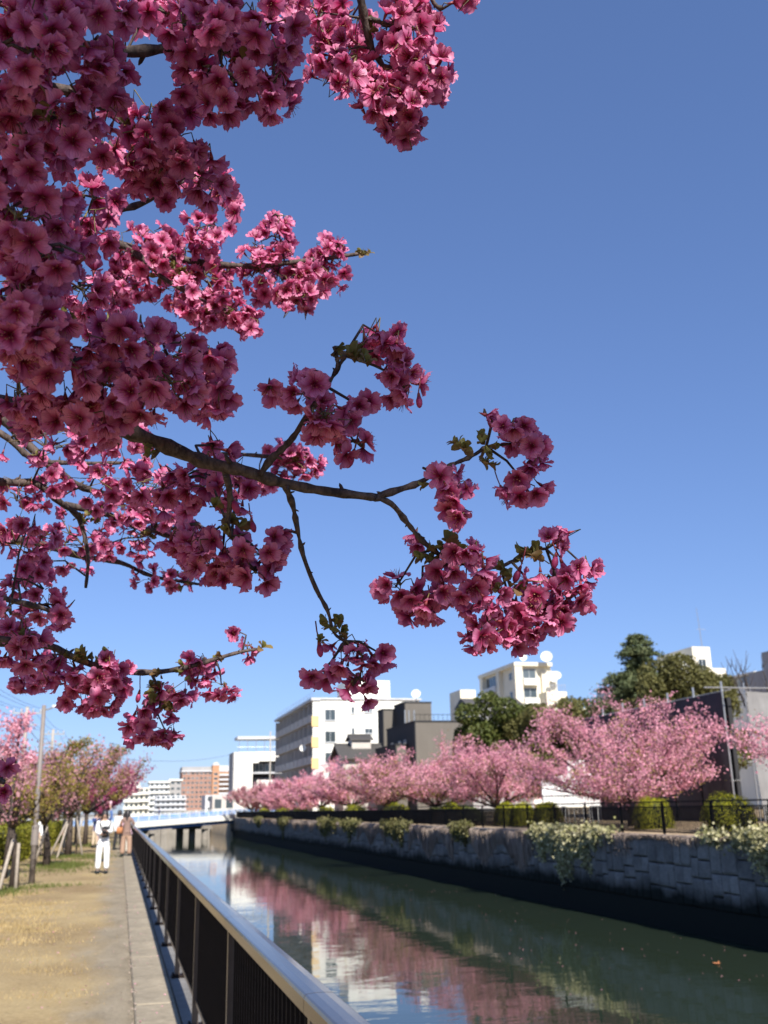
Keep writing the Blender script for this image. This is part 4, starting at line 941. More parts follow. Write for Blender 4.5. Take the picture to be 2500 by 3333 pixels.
g2 = np.random.default_rng(12); n = 420; P = np.stack([g2.uniform(-2.6, .55, n), 8.5+26*g2.uniform(size=n)**1.4, np.full(n, .040)], 1); P[P[:, 0] < .2, 2] = .026
V, F = leaf_quads(P, .022, np.tile([0, 0, 1.], (n, 1)), 1, 12, .25); o = link('fallen_petals', np_mesh('fallen_petals', V, F, [M['pink']])); tag(o, 'pink petals fallen on the path and kerb', 'petals', kind='stuff')
n = 500; P = np.stack([np.where(g2.uniform(size=n) < .55, .20+g2.normal(size=n)*.03, g2.uniform(-3, .5, n)), 8.5+26*g2.uniform(size=n)**1.3, np.full(n, .041)], 1); P[P[:, 0] < .2, 2] = .026
V, F = leaf_quads(P, .03, np.tile([0, 0, 1.], (n, 1)), .6, 13, .3); o = link('leaf_litter', np_mesh('leaf_litter', V, F, [M['dry']])); tag(o, 'dry leaf litter along the kerb joint and path', 'litter', kind='stuff')
n = 160; P = np.stack([g2.uniform(9, 17.6, n), 22+45*g2.uniform(size=n)**1.5, np.full(n, WZ+.012)], 1)
V, F = leaf_quads(P, .05, np.tile([0, 0, 1.], (n, 1)), .8, 14, .1); o = link('floating_petals', np_mesh('floating_petals', V, F, [M['pinkdusty']])); tag(o, 'petals floating on the canal water', 'petals', kind='stuff')

# ------------------------------------------------------------------ people
def skin_mesh(name, verts, edges, mats, sub=1, root=0):
    me = bpy.data.meshes.new(name); me.from_pydata([v[:3] for v in verts], edges, []); o = bpy.data.objects.new(name, me); COL.objects.link(o)
    md = o.modifiers.new('skin', 'SKIN'); md.use_smooth_shade = True
    for i, v in enumerate(verts):
        rr = v[3] if isinstance(v[3], tuple) else (v[3], v[3]); me.skin_vertices[0].data[i].radius = rr; me.skin_vertices[0].data[i].use_root = (i == root)
    s = o.modifiers.new('sub', 'SUBSURF'); s.levels = sub; s.render_levels = sub
    dg = bpy.context.evaluated_depsgraph_get(); dg.update(); nm = bpy.data.meshes.new_from_object(o.evaluated_get(dg)); nm.name = name
    bpy.data.objects.remove(o); nm.materials.clear()
    for m_ in mats: nm.materials.append(m_)
    nm.polygons.foreach_set('use_smooth', [True]*len(nm.polygons)); return nm
def person(loc, rz, label, top, bottom, H=1.66, armL=None, armR=None, headtilt=.0, wide=1.0, hairlen=.0, lean=0., stance=.10, shoe='c_shoe', hair='hair', hold=None, step=0.):
    root = empty('person', loc, rz); tag(root, label, 'person'); k = H/1.66
    P = lambda x, y, z, r: (x*k, (y-lean*max(0, z-.85))*k, z*k, r*k if not isinstance(r, tuple) else tuple(q*k for q in r))
    armL = armL or [(.20, .02, 1.08), (.19, -.02, .83)]; armR = armR or [(-.20, .02, 1.08), (-.19, -.02, .83)]
    V = [P(0, 0, .92, (.135, .10)), P(0, 0, 1.10, (.115, .085)), P(0, 0, 1.27, (.135, .095)), P(0, 0, 1.37, (.09, .07)), P(0, -.01, 1.43, .052), P(0, -.02-headtilt*.03, 1.50, (.066, .075)), P(0, -.015-headtilt*.06, 1.57, (.078, .09)), P(0, -.005-headtilt*.07, 1.635-headtilt*.01, (.06, .07)), P(0, -.105-headtilt*.08, 1.54-headtilt*.02, .014)]
    E = [(0, 1), (1, 2), (2, 3), (3, 4), (4, 5), (5, 6), (6, 7), (6, 8)]
    def limb(chain, start):
        i0 = start
        for v in chain: V.append(v); E.append((i0, len(V)-1)); i0 = len(V)-1
        return i0
    hands = []
    for s, arm in ((1, armL), (-1, armR)):
        sh_ = P(s*.165, 0, 1.355, .055); el = P(*arm[0], .042); wr = P(*arm[1], .028); d = (Vector(wr[:3])-Vector(el[:3])).normalized(); hp = Vector(wr[:3])+d*.06*k
        e = limb([sh_, el, wr, (*hp, (.032*k, .018*k))], 3); hands.append((hp, d)); side = d.cross(Vector((0, 0, 1)) if abs(d.z) < .9 else Vector((0, 1, 0))).normalized(); up_ = side.cross(d)
        for f in range(4):
            b = hp+d*.03*k+side*(f-1.5)*.017*k; L = (.055, .065, .06, .045)[f]*k; limb([(*b, .0085*k), (*(b+d*L*.6+up_*.01), .008*k), (*(b+d*L*.9+up_*.028), .007*k)], e)
        b = hp-side*s*.034*k; limb([(*(b+d*.01), .01*k), (*(b+d*.045+up_*.02), .008*k)], e)
    for s in (1, -1):
        limb([P(s*.085, 0, .86, (.078, .085)), P(s*stance*.95, -.015+s*step*.5, .48, .055), P(s*stance, s*step, .09, .038), P(s*stance, -.07+s*step, .04, (.04, .03)), P(s*stance, -.16+s*step, .03, (.038, .024))], 0)
    link('body', skin_mesh('body', V, E, [M['skin']], 1), root)
    # clothes: loose shells over torso and arms, hips and legs
    J = lambda i, r: (*V[i][:3], tuple(q*k for q in r))
    T = [J(0, (.158, .118)), J(1, (.142, .11)), J(2, (.165, .12)), J(3, (.115, .09)), P(0, -.005, 1.40, (.075, .065))]; TE = [(0, 1), (1, 2), (2, 3), (3, 4)]
    for s, arm in ((1, armL), (-1, armR)):
        i0 = 3
        for v in (P(s*.165, 0, 1.345, .072), P(*[a*.5+b*.5 for a, b in zip((s*.17, 0, 1.35), arm[0])], .060), P(*arm[0], .056), P(*[a*.15+b*.85 for a, b in zip(arm[0], arm[1])], .046)): T.append(v); TE.append((i0, len(T)-1)); i0 = len(T)-1
    T.append(P(0, 0, .86, (.165, .12))); TE.append((0, len(T)-1))
    link('top_garment', skin_mesh('top_garment', T, TE, [M[top]], 1), root)
    T = [P(0, 0, .93, (.145, .11)), P(0, 0, .86, (.15, .115))]; TE = [(0, 1)]
    for s in (1, -1):
        i0 = 1
        for v in (P(s*.088, 0, .78, (.098*wide, .105*wide)), P(s*stance*.95, -.012+s*step*.5, .48, .080*wide), P(s*stance, s*step, .20, .076*wide), P(s*stance, s*step, .085, .078*wide)): T.append(v); TE.append((i0, len(T)-1)); i0 = len(T)-1
    link('trousers', skin_mesh('trousers', T, TE, [M[bottom]], 1), root)
    for s in (1, -1):
        m = MB(); x, y = s*stance*k, (s*step)*k; m.cbox((x, y-.06*k, .035*k), (.10*k, .28*k, .07*k), .02); m.cbox((x, y+.01*k, .085*k), (.085*k, .13*k, .05*k), .015); m.build('shoe', M[shoe], root, smooth=True)
    # hair cap with a fringe line above the face
    hx, hy, hz = V[6][:3]; m = MB(); n = 14; vs = []; fs = []
    for i in range(7):
        ph = math.pi*.5*i/6
        for j in range(n):
            a = 2*math.pi*j/n; front = max(0, -math.sin(a)); low = -.085-hairlen*(1-front)+.075*front**1.5
            zz = .115*math.cos(ph) if i < 6 else low; rr = math.sin(ph)
            if i == 5: zz = low*.45+.02
            vs.append((hx+.101*rr*math.cos(a)*k, hy+.012*k+.118*rr*math.sin(a)*k, hz+.012*k+zz*k))
    fs = [(i*n+j, (i+1)*n+j, (i+1)*n+(j+1) % n, i*n+(j+1) % n) for i in range(6) for j in range(n)]; m.add(vs, fs); m.build('hair', M[hair], root, smooth=True)
    m = MB()
    for s in (1, -1): m.lathe([(.002, hz-.004), (.009, hz), (.002, hz+.006)], 6, (hx+s*.032*k, hy-.085*k))
    m.build('eyes', M['hair'], root)
    return root, k, hands
def carried(name, mesh_mb, mat, loc, rz, label, cat):
    o = mesh_mb.build(name, mat, None, loc, True); o.rotation_euler.z = rz; return tag(o, label, cat)
# person in white reading a small camera
person((-.41, 30.9, 0), 0, 'person in white jacket and white trousers looking down at a small camera', 'c_white', 'c_white', 1.69, [(.20, -.04, 1.09), (.06, -.25, 1.12)], [(-.20, -.04, 1.09), (-.05, -.23, 1.04)], .8, 1.1, .05, .06, .115)
m = MB(); m.cbox((0, 0, 0), (.20, .10, .30), .04); m.cbox((.02, -.056, -.05), (.15, .02, .13), .01); m.tube([(-.10, 0, .1), (-.17, .05, .26), (-.10, .12, .36)], .016, 5); m.tube([(.1, 0, .1), (.14, .05, .26), (.08, .12, .36)], .016, 5); carried('shoulder_bag', m, M['c_black'], (-.37, 30.72, 1.12), 0, 'black bag worn on the chest of the person in white', 'bag')
m = MB(); m.cbox((0, 0, 0), (.13, .05, .08), .012); m.tube([(0, -.03, 0), (0, -.085, 0)], [.034, .03], 10); carried('camera', m, M['c_black'], (-.40, 30.53, 1.13), .1, 'small dark camera held by the person in white', 'camera')
# raised arm with phone behind
person((-.52, 38.0, 0), .2, 'person in blue raising a phone high behind the person in white', 'c_blue', 'c_grey', 1.66, [(.24, -.10, 1.50), (.16, -.20, 1.80)], None, -.2, 1, .0)
m = MB(); m.cbox((0, 0, 0), (.075, .012, .15), .004); carried('phone', m, M['c_pink'], (-.33, 37.80, 1.97), .1, 'pink phone held up above the heads', 'phone')
person((-.02, 50.2, 0), 2.6, 'person in white shirt and black trousers with a black backpack', 'c_white', 'c_black', 1.74, None, [(-.24, .0, 1.12), (-.15, -.22, 1.2)], .2, .95, .02, .04, .1, step=.12)
m = MB(); m.cbox((0, 0, .24), (.34, .2, .48), .06); m.cbox((0, .11, .16), (.24, .05, .22), .02); carried('backpack', m, M['c_black'], (.08, 50.36, 1.0), 2.6, 'large black backpack on the person in the white shirt', 'backpack')
person((.30, 41.5, 0), 2.9, 'person in brown top and wide tan trousers standing at the railing, back turned', 'c_brown', 'c_tan', 1.72, [(.25, .02, 1.12), (.20, -.16, .98)], [(-.26, .0, 1.14), (-.16, -.2, 1.25)], .3, 1.25, .22, .03, .13)
m = MB(); m.cbox((0, 0, .13), (.26, .12, .24), .05); m.tube([(-.1, 0, .24), (-.05, 0, .44), (.05, 0, .44), (.1, 0, .24)], .012, 5); carried('handbag', m, M['c_orange'], (.03, 41.35, .86), .4, 'orange brown handbag at the left side of the person in brown', 'bag')
person((.42, 44.3, 0), -1.9, 'person in pink top and cream trousers leaning on the railing', 'c_pink', 'c_cream', 1.62, [(.16, -.22, 1.14), (.05, -.32, 1.13)], [(-.16, -.22, 1.14), (-.04, -.33, 1.13)], .5, 1.15, .12, .22, .1)
person((-3.15, 45.5, 0), 1.2, 'person in white shirt and beige trousers behind the lamp post', 'c_white', 'c_beige', 1.7, None, None, .3, 1.0, .02)
person((-2.35, 50.5, 0), .3, 'person in black bending under the branches by the propped trunk', 'c_black', 'c_black', 1.66, None, None, .6, 1, .1, .3)
person((-1.15, 54.5, 0), .6, 'person in navy jacket under the cherry crowns', 'c_navy', 'c_beige', 1.68, [(.22, -.1, 1.2), (.1, -.25, 1.35)], [(-.22, -.1, 1.2), (-.08, -.25, 1.35)], .0, 1, .05)
person((-.75, 57, 0), .1, 'person in yellow green coat under the magenta blossom', 'c_green', 'c_grey', 1.6, None, None, .2, 1, .15)
def on_bridge(x, y):
    c, s = math.cos(br.rotation_euler.z), math.sin(br.rotation_euler.z); return (18.4+c*x-s*y, 168+s*x+c*y, zt(x)-.02)
person(on_bridge(21.5, -1.2), 1.5, 'dark dressed person crossing the bridge, near its left part', 'c_black', 'c_black', 1.7, step=.15)
person(on_bridge(14.5, -2.4), -1.4, 'person in navy crossing the bridge, near its middle', 'c_navy', 'c_grey', 1.72, step=.15)
# leaf floating on the water
m = MB(); m.add([(0, -.13, .02), (.09, -.05, .03), (.06, .1, .02), (0, .15, .02), (-.07, .08, .03), (-.09, -.06, .025), (0, 0, .0)], [(0, 1, 6), (1, 2, 6), (2, 3, 6), (3, 4, 6), (4, 5, 6), (5, 0, 6)])
m.add([(.02, 0, .02), (.09, .03, .08), (.13, .06, .03)], [(0, 1, 2)])
o = m.build('floating_leaf', M['c_orange'], None, (15.2, 24.8, WZ+.005)); tag(o, 'curled orange brown leaf floating on the dark water at right', 'leaf')

# ------------------------------------------------------------------ the blossoming cherry overhead
def blossom_geo(seed, ofs, detail=True):
    """one five-petalled flower, axis +z, about 38 mm wide; returns V, quads, material index, uv"""
    r = np.random.default_rng(seed); V = []; F = []; MI = []; UV = []
    us = np.array([-1, -.6, -.22, .22, .6, 1]) if detail else np.array([-1, 0, 1.])
    vsx = np.array([0, .2, .42, .65, .85, 1.0]) if detail else np.array([0, .5, 1.0])
    wpf = lambda v: float(np.interp(v, [0, .12, .3, .5, .7, .86, 1.0], [.0013, .0030, .0066, .0092, .0101, .0086, .0046]))
    for p in range(5):
        az = 2*math.pi*p/5+r.normal()*.09; o = ofs+r.normal()*.30+(.10 if p % 2 else -.06); L = .0192*r.uniform(.92, 1.08); cup = r.uniform(.10, .30); tw = r.normal()*.24
        rr, hh, pv = .0012, 0., 0.; n0 = len(V)
        for v in vsx:
            el = (1.15-.25*o)*(1-v)**2.4+o*(1-(1-v)**2.4)+.10*math.sin(v*5+p)
            rr += (v-pv)*L*math.cos(el); hh += (v-pv)*L*math.sin(el); pv = v; wd = wpf(v)
            for u in us:
                notch = -.0026*(abs(u) < .3)*(v > .95)-.0008*(abs(u) > .9)*(v > .9)+r.normal()*.0009*(v > .8)
                x = rr+notch; y = u*wd; z = hh+cup*(u*u)*wd*(1 if v < .9 else .5)+tw*y*v+r.normal()*.0017*v**2
                V.append((x*math.cos(az)-y*math.sin(az), x*math.sin(az)+y*math.cos(az), z)); UV.append(((u+1)/2+p, v))
        nu = len(us)
        for j in range(len(vsx)-1):
            for i in range(nu-1): F.append((n0+j*nu+i, n0+j*nu+i+1, n0+(j+1)*nu+i+1, n0+(j+1)*nu+i)); MI.append(0)
    if detail:
        for k in range(16):
            a = r.uniform(0, 6.28); t = r.uniform(.15, .85)+.15*(1-ofs); L = r.uniform(.0105, .0165); d = np.array([math.sin(t)*math.cos(a), math.sin(t)*math.sin(a), math.cos(t)]); s_ = np.cross(d, [.3, .5, .8]); s_ = s_/np.linalg.norm(s_)*.0003
            b = np.array([0, 0, .001]); e = b+d*L; n0 = len(V); V += [tuple(b-s_*1.3), tuple(b+s_*1.3), tuple(e+s_), tuple(e-s_)]; UV += [(0, 0)]*4; F.append((n0, n0+1, n0+2, n0+3)); MI.append(1)
            q = np.cross(d, s_); q = q/np.linalg.norm(q)*.00048; s2 = s_/np.linalg.norm(s_)*.00048; n0 = len(V); V += [tuple(e-s2+d*.0002), tuple(e-q), tuple(e+s2+d*.0002), tuple(e+q+d*.0010)]; UV += [(0, 0)]*4; F.append((n0, n0+1, n0+2, n0+3)); MI.append(2)
    return np.array(V), np.array(F), np.array(MI), np.array(UV)
OPEN = [-.15, .0, .12, .28, .42, .6, .9, 1.1, .2, .5]
GEO = [blossom_geo(100+i, o) for i, o in enumerate(OPEN)]
GEO_LOW = [blossom_geo(200+i, o, False) for i, o in enumerate(OPEN[:5])]
PM = [M['petal'], M['filament'], M['anther']]
BME = [np_mesh('blossom', g[0], g[1], PM, g[2], g[3], True) for g in GEO]

tree = empty('flowering_cherry_tree', (-1.75, .55, 0)); tag(tree, 'deep pink flowering cherry whose branches hang across the upper left, close to the camera', 'cherry tree')
TO = np.array([-1.75, .55, 0.])
def part(o): o.location = Vector(o.location)-Vector(TO); return o
m = MB(); m.tube([(0, 0, -.1), (.03, .02, .5), (-.02, .03, 1.2), (.0, .0, 1.9)], [.20, .155, .14, .15], 14); m.build('trunk', M['trunk'], tree, smooth=True)
# branches: (1659-wide pixel x, y, distance) nodes and radii in metres
BR = [
 ([(-190, 860, 1.28), (60, 880, 1.22), (200, 905, 1.2), (314, 945, 1.2), (380, 972, 1.2), (450, 1000, 1.2), (525, 1016, 1.2), (600, 1040, 1.21), (680, 1057, 1.22), (760, 1068, 1.23), (810, 1074, 1.24)], (.0105, .0047)),
 ([(805, 1075, 1.24), (860, 1058, 1.25), (905, 1043, 1.26), (945, 1020, 1.27), (985, 1000, 1.28), (1020, 985, 1.29), (1050, 965, 1.3)], (.0042, .0024)),
 ([(805, 1073, 1.24), (845, 1088, 1.25), (880, 1130, 1.27), (912, 1168, 1.28), (945, 1195, 1.3), (965, 1212, 1.31)], (.0046, .0030)),
 ([(965, 1212, 1.31), (1020, 1220, 1.32), (1075, 1225, 1.33), (1110, 1210, 1.34), (1150, 1190, 1.35), (1180, 1185, 1.36)], (.0026, .0018)),
 ([(615, 1046, 1.21), (632, 1090, 1.23), (640, 1130, 1.25), (655, 1200, 1.28), (682, 1270, 1.3), (708, 1320, 1.31), (720, 1365, 1.32), (745, 1385, 1.33)], (.0042, .0020)),
 ([(562, 1026, 1.2), (585, 992, 1.2), (615, 965, 1.2), (640, 935, 1.2), (675, 880, 1.2), (705, 835, 1.2), (730, 795, 1.2), (745, 768, 1.2)], (.0044, .0026)),
 ([(730, 795, 1.2), (728, 770, 1.2), (722, 748, 1.2)], (.0026, .0024)),
 ([(484, 1010, 1.2), (494, 1050, 1.21), (497, 1085, 1.22), (492, 1130, 1.23), (500, 1160, 1.25)], (.0042, .0024)),
 ([(-200, 1370, 1.7), (40, 1390, 1.75), (110, 1396, 1.76), (160, 1420, 1.78), (240, 1447, 1.8), (330, 1452, 1.83), (400, 1442, 1.86), (460, 1425, 1.88), (520, 1408, 1.9), (558, 1402, 1.92)], (.0075, .0028)),
 ([(326, 1452, 1.83), (338, 1478, 1.83), (348, 1505, 1.84)], (.0032, .0024)),
 ([(-200, 470, 2.0), (120, 510, 2.05), (215, 522, 2.08), (265, 530, 2.1), (330, 548, 2.1), (420, 565, 2.1), (520, 575, 2.1), (600, 570, 2.1), (690, 560, 2.12), (750, 552, 2.14), (797, 545, 2.15)], (.011, .0034)),
 ([(270, 532, 2.08), (310, 560, 2.06), (345, 595, 2.04), (420, 640, 2.04), (490, 670, 2.04)], (.006, .0028)),
 ([(-150, 430, 1.35), (60, 500, 1.38), (180, 486, 1.4), (240, 460, 1.42), (305, 440, 1.43), (380, 400, 1.4)], (.007, .003)),
 ([(-150, 90, 1.05), (215, 106, 1.1), (270, 112, 1.12), (330, 108, 1.13), (380, 103, 1.14), (480, 110, 1.14), (590, 120, 1.15)], (.0085, .003)),
 ([(-150, 180, 1.15), (120, 190, 1.2), (222, 233, 1.22), (255, 258, 1.22), (295, 288, 1.22), (360, 330, 1.22)], (.007, .0026)),
 ([(-150, 250, 1.3), (120, 270, 1.3), (198, 300, 1.3), (255, 328, 1.3), (340, 370, 1.3)], (.006, .0028)),
 ([(700, -190, 1.5), (768, -40, 1.5), (788, 45, 1.52), (803, 105, 1.53), (828, 145, 1.54), (870, 240, 1.55)], (.008, .0028)),
 ([(786, 40, 1.52), (812, 44, 1.52), (836, 54, 1.52), (880, 60, 1.52)], (.004, .0026)),
 ([(820, 138, 1.54), (850, 150, 1.54), (900, 165, 1.54)], (.0036, .0022)),
 ([(900, -160, 1.5), (930, -10, 1.5), (955, 20, 1.5)], (.005, .003)),
 ([(-200, 740, 1.0), (48, 760, 1.05), (100, 765, 1.06), (160, 778, 1.08), (220, 776, 1.1), (300, 800, 1.1), (400, 800, 1.12)], (.009, .0032)),
 ([(-150, 850, 2.0), (0, 900, 2.0), (60, 960, 2.0), (140, 1030, 2.0), (200, 1060, 2.05), (300, 1075, 2.1)], (.014, .004)),
 ([(-150, 880, 1.9), (0, 935, 1.95), (70, 990, 1.95), (150, 1000, 1.95), (260, 1000, 1.95)], (.008, .003)),
 ([(-150, 1010, 1.8), (0, 1040, 1.85), (80, 1046, 1.88), (130, 1085, 1.9), (170, 1120, 1.95), (190, 1200, 1.95), (185, 1270, 1.95)], (.0095, .0026)),
 ([(140, 1090, 2.2), (230, 1110, 2.25), (290, 1138, 2.3), (340, 1146, 2.3), (430, 1130, 2.3)], (.008, .0035)),
 ([(310, 1142, 2.3), (370, 1160, 2.35), (430, 1195, 2.4), (500, 1215, 2.4)], (.006, .0034)),
 ([(-150, 1150, 2.0), (60, 1170, 2.2), (170, 1200, 2.3), (260, 1215, 2.35), (330, 1245, 2.4), (430, 1262, 2.4)], (.010, .0028)),
 ([(-150, 1240, 1.55), (0, 1290, 1.6), (80, 1310, 1.62), (140, 1330, 1.65)], (.007, .003)),
 ([(-150, 1330, 1.25), (0, 1380, 1.3), (60, 1375, 1.32)], (.006, .003)),
 ([(-150, 640, .95), (0, 650, .95), (60, 660, .95)], (.007, .003)),
 ([(440, 980, 2.25), (530, 982, 2.28), (600, 990, 2.3), (650, 1005, 2.32)], (.0055, .003)),
 ([(-120, 1660, 1.4), (-20, 1680, 1.4), (10, 1690, 1.4)], (.005, .003)),
]
def smooth_path(nodes, k=4):
    P = np.array([at_depth(*n) for n in nodes]); out = []
    for i in range(len(P)-1):
        p0, p1, p2, p3 = P[max(0, i-1)], P[i], P[i+1], P[min(len(P)-1, i+2)]
        for j in range(k): t_ = j/k; out.append(.5*((2*p1)+(-p0+p2)*t_+(2*p0-5*p1+4*p2-p3)*t_**2+(-p0+3*p1-3*p2+p3)*t_**3))
    out.append(P[-1]); return np.array(out)
gB = np.random.default_rng(21); SAMP = []
for nodes, (r0, r1) in BR:
    P = smooth_path(nodes); n = len(P); rad = np.linspace(r0, r1, n)*(1+.16*gB.normal(size=n)*(1-.6*(r0 > .007)))
    for i in range(3, n-1, 4): rad[i] *= 1.22         # leaf-scar knuckles
    m = MB(); m.tube(P-TO, rad, 9)
    for i in range(2, n-2, 3):                          # short spurs
        d = gB.normal(size=3); d /= np.linalg.norm(d); q = P[i]-TO; m.tube([q, q+d*rad[i]*1.9, q+d*rad[i]*2.5], [rad[i]*.45, rad[i]*.35, rad[i]*.1], 5)
    m.build('branch', M['bark'], tree, smooth=True)
    for i in range(n-1):
        for t_ in np.linspace(0, 1, 4): SAMP.append(P[i]+(P[i+1]-P[i])*t_)
SAMP = np.array(SAMP)
# limbs that carry the hidden ends of the branches back to the trunk
LS = []
def limb_path(m, pts, rad, n=8):          # a limb that wanders a little instead of running straight
    pts = [np.array(p, float) for p in pts]; q = [pts[0]]
    for a, b in zip(pts, pts[1:]):
        L = np.linalg.norm(b-a)
        for k in range(1, 6): q.append(a+(b-a)*k/5+(gB.normal(size=3)*L*.025 if k < 5 else 0))
    rr = np.interp(np.linspace(0, 1, len(q)), np.linspace(0, 1, len(rad)), rad); m.tube(q, list(rr), n)
    for a, b in zip(q[3:], q[4:]): LS.append(a+TO); LS.append((a+b)/2+TO)
m = MB(); starts = [smooth_path(b[0])[0] for b in BR]
for s_ in starts:
    if s_[0] < -.25:
        a = np.array([0, 0, random.uniform(1.7, 1.9)]); e = s_-TO; limb_path(m, [a, a*.5+e*.5+np.array([0, 0, .10]), e], [.045, .026, .009])
for e in ([-.1, -1.3, 3.2], [1.2, -1.1, 3.35], [1.9, -.6, 3.3], [.6, -.2, 3.4], [-1.0, -.4, 3.1], [2.3, -1.4, 3.4], [1.9, .1, 3.25]):
    e = np.array(e); limb_path(m, [(0, 0, 1.8), tuple(e*.4+np.array([0, 0, 1.3])), tuple(e)], [.07, .045, .015])
for s_ in starts:
    if s_[0] >= -.25 and proj(s_)[1] < -60: e = s_-TO; b_ = np.array([1.9, -.6, 3.3]); limb_path(m, [b_, (b_+e)/2+np.array([0, 0, .1]), e], [.02, .014, .009])
m.build('limbs', M['trunk'], tree, smooth=True)

CL = [ # x, y, rx, ry, distance, spread, count
 (60,120,150,150,.95,.10,30),(170,60,120,100,1.0,.10,18),(90,290,140,120,1.0,.12,26),(215,170,62,120,1.05,.10,15),(40,30,100,60,1.15,.1,12),(130,330,120,60,1.2,.1,12),
 (60,480,110,110,.95,.10,24),(120,560,90,80,.92,.1,12),(40,690,80,100,.88,.08,14),(150,470,110,100,1.3,.1,16),(200,520,60,60,1.35,.1,8),(30,600,60,80,1.2,.1,10),(170,640,90,60,1.45,.12,14),
 (330,25,90,55,1.25,.08,13),(300,40,60,40,1.7,.1,8),(440,55,80,80,1.12,.08,16),(560,60,85,75,1.12,.08,16),(480,180,105,75,1.12,.08,20),(590,185,50,65,1.12,.06,8),(640,110,28,35,1.12,.05,3),(400,130,40,60,1.15,.06,6),
 (640,30,60,45,1.62,.08,10),(700,55,60,60,1.55,.08,13),(740,140,80,65,1.52,.08,20),(880,55,75,65,1.52,.08,18),(905,150,65,60,1.53,.08,16),(850,200,95,55,1.53,.08,20),(880,270,58,35,1.55,.06,12),(945,175,32,40,1.53,.05,6),(1000,3,25,14,1.5,.04,3),(760,60,40,50,1.6,.06,6),
 (340,300,105,80,1.18,.08,20),(400,375,95,75,1.2,.08,18),(310,365,65,60,1.22,.06,9),(455,400,45,55,1.5,.06,8),(260,345,55,40,2.0,.08,12),(495,445,28,25,1.9,.05,4),
 (330,560,125,80,2.12,.12,42),(420,620,105,75,2.1,.12,34),(250,620,70,60,2.1,.1,16),(590,520,45,55,2.1,.08,14),(580,590,75,65,2.12,.1,26),(690,590,65,48,2.12,.08,18),(640,640,55,48,2.1,.08,13),(460,665,70,48,2.05,.08,16),(520,690,45,35,2.05,.06,9),(715,540,38,28,2.13,.05,7),(450,500,60,50,2.1,.08,13),(190,700,60,40,2.1,.08,9),(600,475,22,18,2.1,.04,4),
 (270,740,85,65,1.02,.07,12),(390,765,75,55,1.08,.07,11),(320,850,115,65,1.05,.08,17),(435,850,65,70,1.15,.07,13),(100,800,120,80,1.0,.1,18),(200,900,110,50,1.05,.08,13),(462,790,38,45,1.15,.05,5),(60,720,90,50,.92,.06,9),(60,880,80,50,1.1,.08,9),
 (585,842,22,24,1.2,.03,2),(655,845,52,50,1.18,.05,8),(700,915,65,45,1.15,.05,9),(765,965,30,25,1.17,.04,3),(822,740,48,38,1.24,.04,7),(862,795,35,32,1.24,.04,5),(875,840,32,40,1.24,.04,6),(770,880,45,25,1.2,.04,4),
 (1048,895,12,10,1.3,.02,1),(1105,930,36,32,1.3,.04,6),(1150,985,30,36,1.31,.04,6),(1130,1055,46,36,1.31,.04,7),(975,1055,40,38,1.24,.03,6),(985,1108,26,25,1.25,.03,3),
 (900,1165,20,18,1.38,.02,2),(860,1272,40,24,1.3,.03,5),(910,1312,50,32,1.3,.04,8),(1000,1225,62,52,1.3,.05,11),(1030,1288,55,36,1.3,.05,8),(960,1285,40,20,1.3,.04,4),
 (1205,1163,34,28,1.36,.03,4),(1258,1232,30,30,1.36,.03,4),(1195,1270,72,44,1.35,.05,14),(1150,1328,85,44,1.35,.05,17),(1055,1372,45,42,1.3,.04,8),(1238,1298,34,34,1.36,.04,5),(1110,1370,50,30,1.33,.04,6),
 (690,1465,34,22,1.33,.03,4),(760,1415,52,34,1.33,.04,8),(822,1420,24,18,1.33,.03,3),(778,1482,38,34,1.33,.04,5),
 (440,1190,55,55,1.3,.05,10),(540,1195,62,45,1.26,.05,9),(550,1245,42,30,1.27,.04,5),(600,1160,22,24,1.26,.03,3),(395,1170,45,50,1.4,.05,8),(480,1230,50,30,1.3,.05,6),
 (470,975,36,34,1.28,.04,4),(440,1045,105,55,1.38,.06,17),(350,1080,80,55,1.55,.07,13),(520,1060,40,40,1.4,.05,5),
 (640,1003,52,36,2.3,.08,20),(560,1043,38,18,2.3,.05,7),(610,972,36,14,2.3,.05,6),
 (200,1490,78,55,1.78,.07,22),(120,1440,60,40,1.8,.06,10),(60,1470,48,22,2.2,.06,11),(310,1560,42,48,1.82,.05,9),(372,1515,46,34,1.85,.05,9),(440,1440,36,32,1.9,.05,8),(478,1490,28,24,1.9,.04,5),(358,1590,34,20,1.83,.04,5),(512,1368,14,12,1.92,.02,1),(528,1400,18,20,1.92,.02,3),(240,1450,40,30,1.8,.05,6),
 (100,960,110,60,1.8,.1,22),(250,960,90,60,1.7,.1,20),(150,1050,120,60,1.9,.1,26),(300,1040,90,60,1.85,.1,20),(60,1170,80,70,1.7,.1,22),(150,1180,100,60,2.1,.12,26),(280,1180,90,55,2.3,.12,26),(365,1250,85,26,2.4,.08,18),(330,1115,85,40,2.3,.1,18),(60,1270,80,60,1.7,.1,20),(105,1330,65,45,1.68,.08,14),(40,1390,60,60,1.33,.06,11),(420,1155,60,40,2.3,.08,13),(40,1080,60,50,1.85,.08,12),(220,1110,70,40,2.2,.08,14),(90,1230,60,40,2.0,.08,10),(20,1330,50,50,1.5,.06,9),
 (10,1688,20,36,1.4,.03,3),
]
FL = []   # pos, facing, scale, distance, attach
g = np.random.default_rng(33); TW = MB(); AUX = []
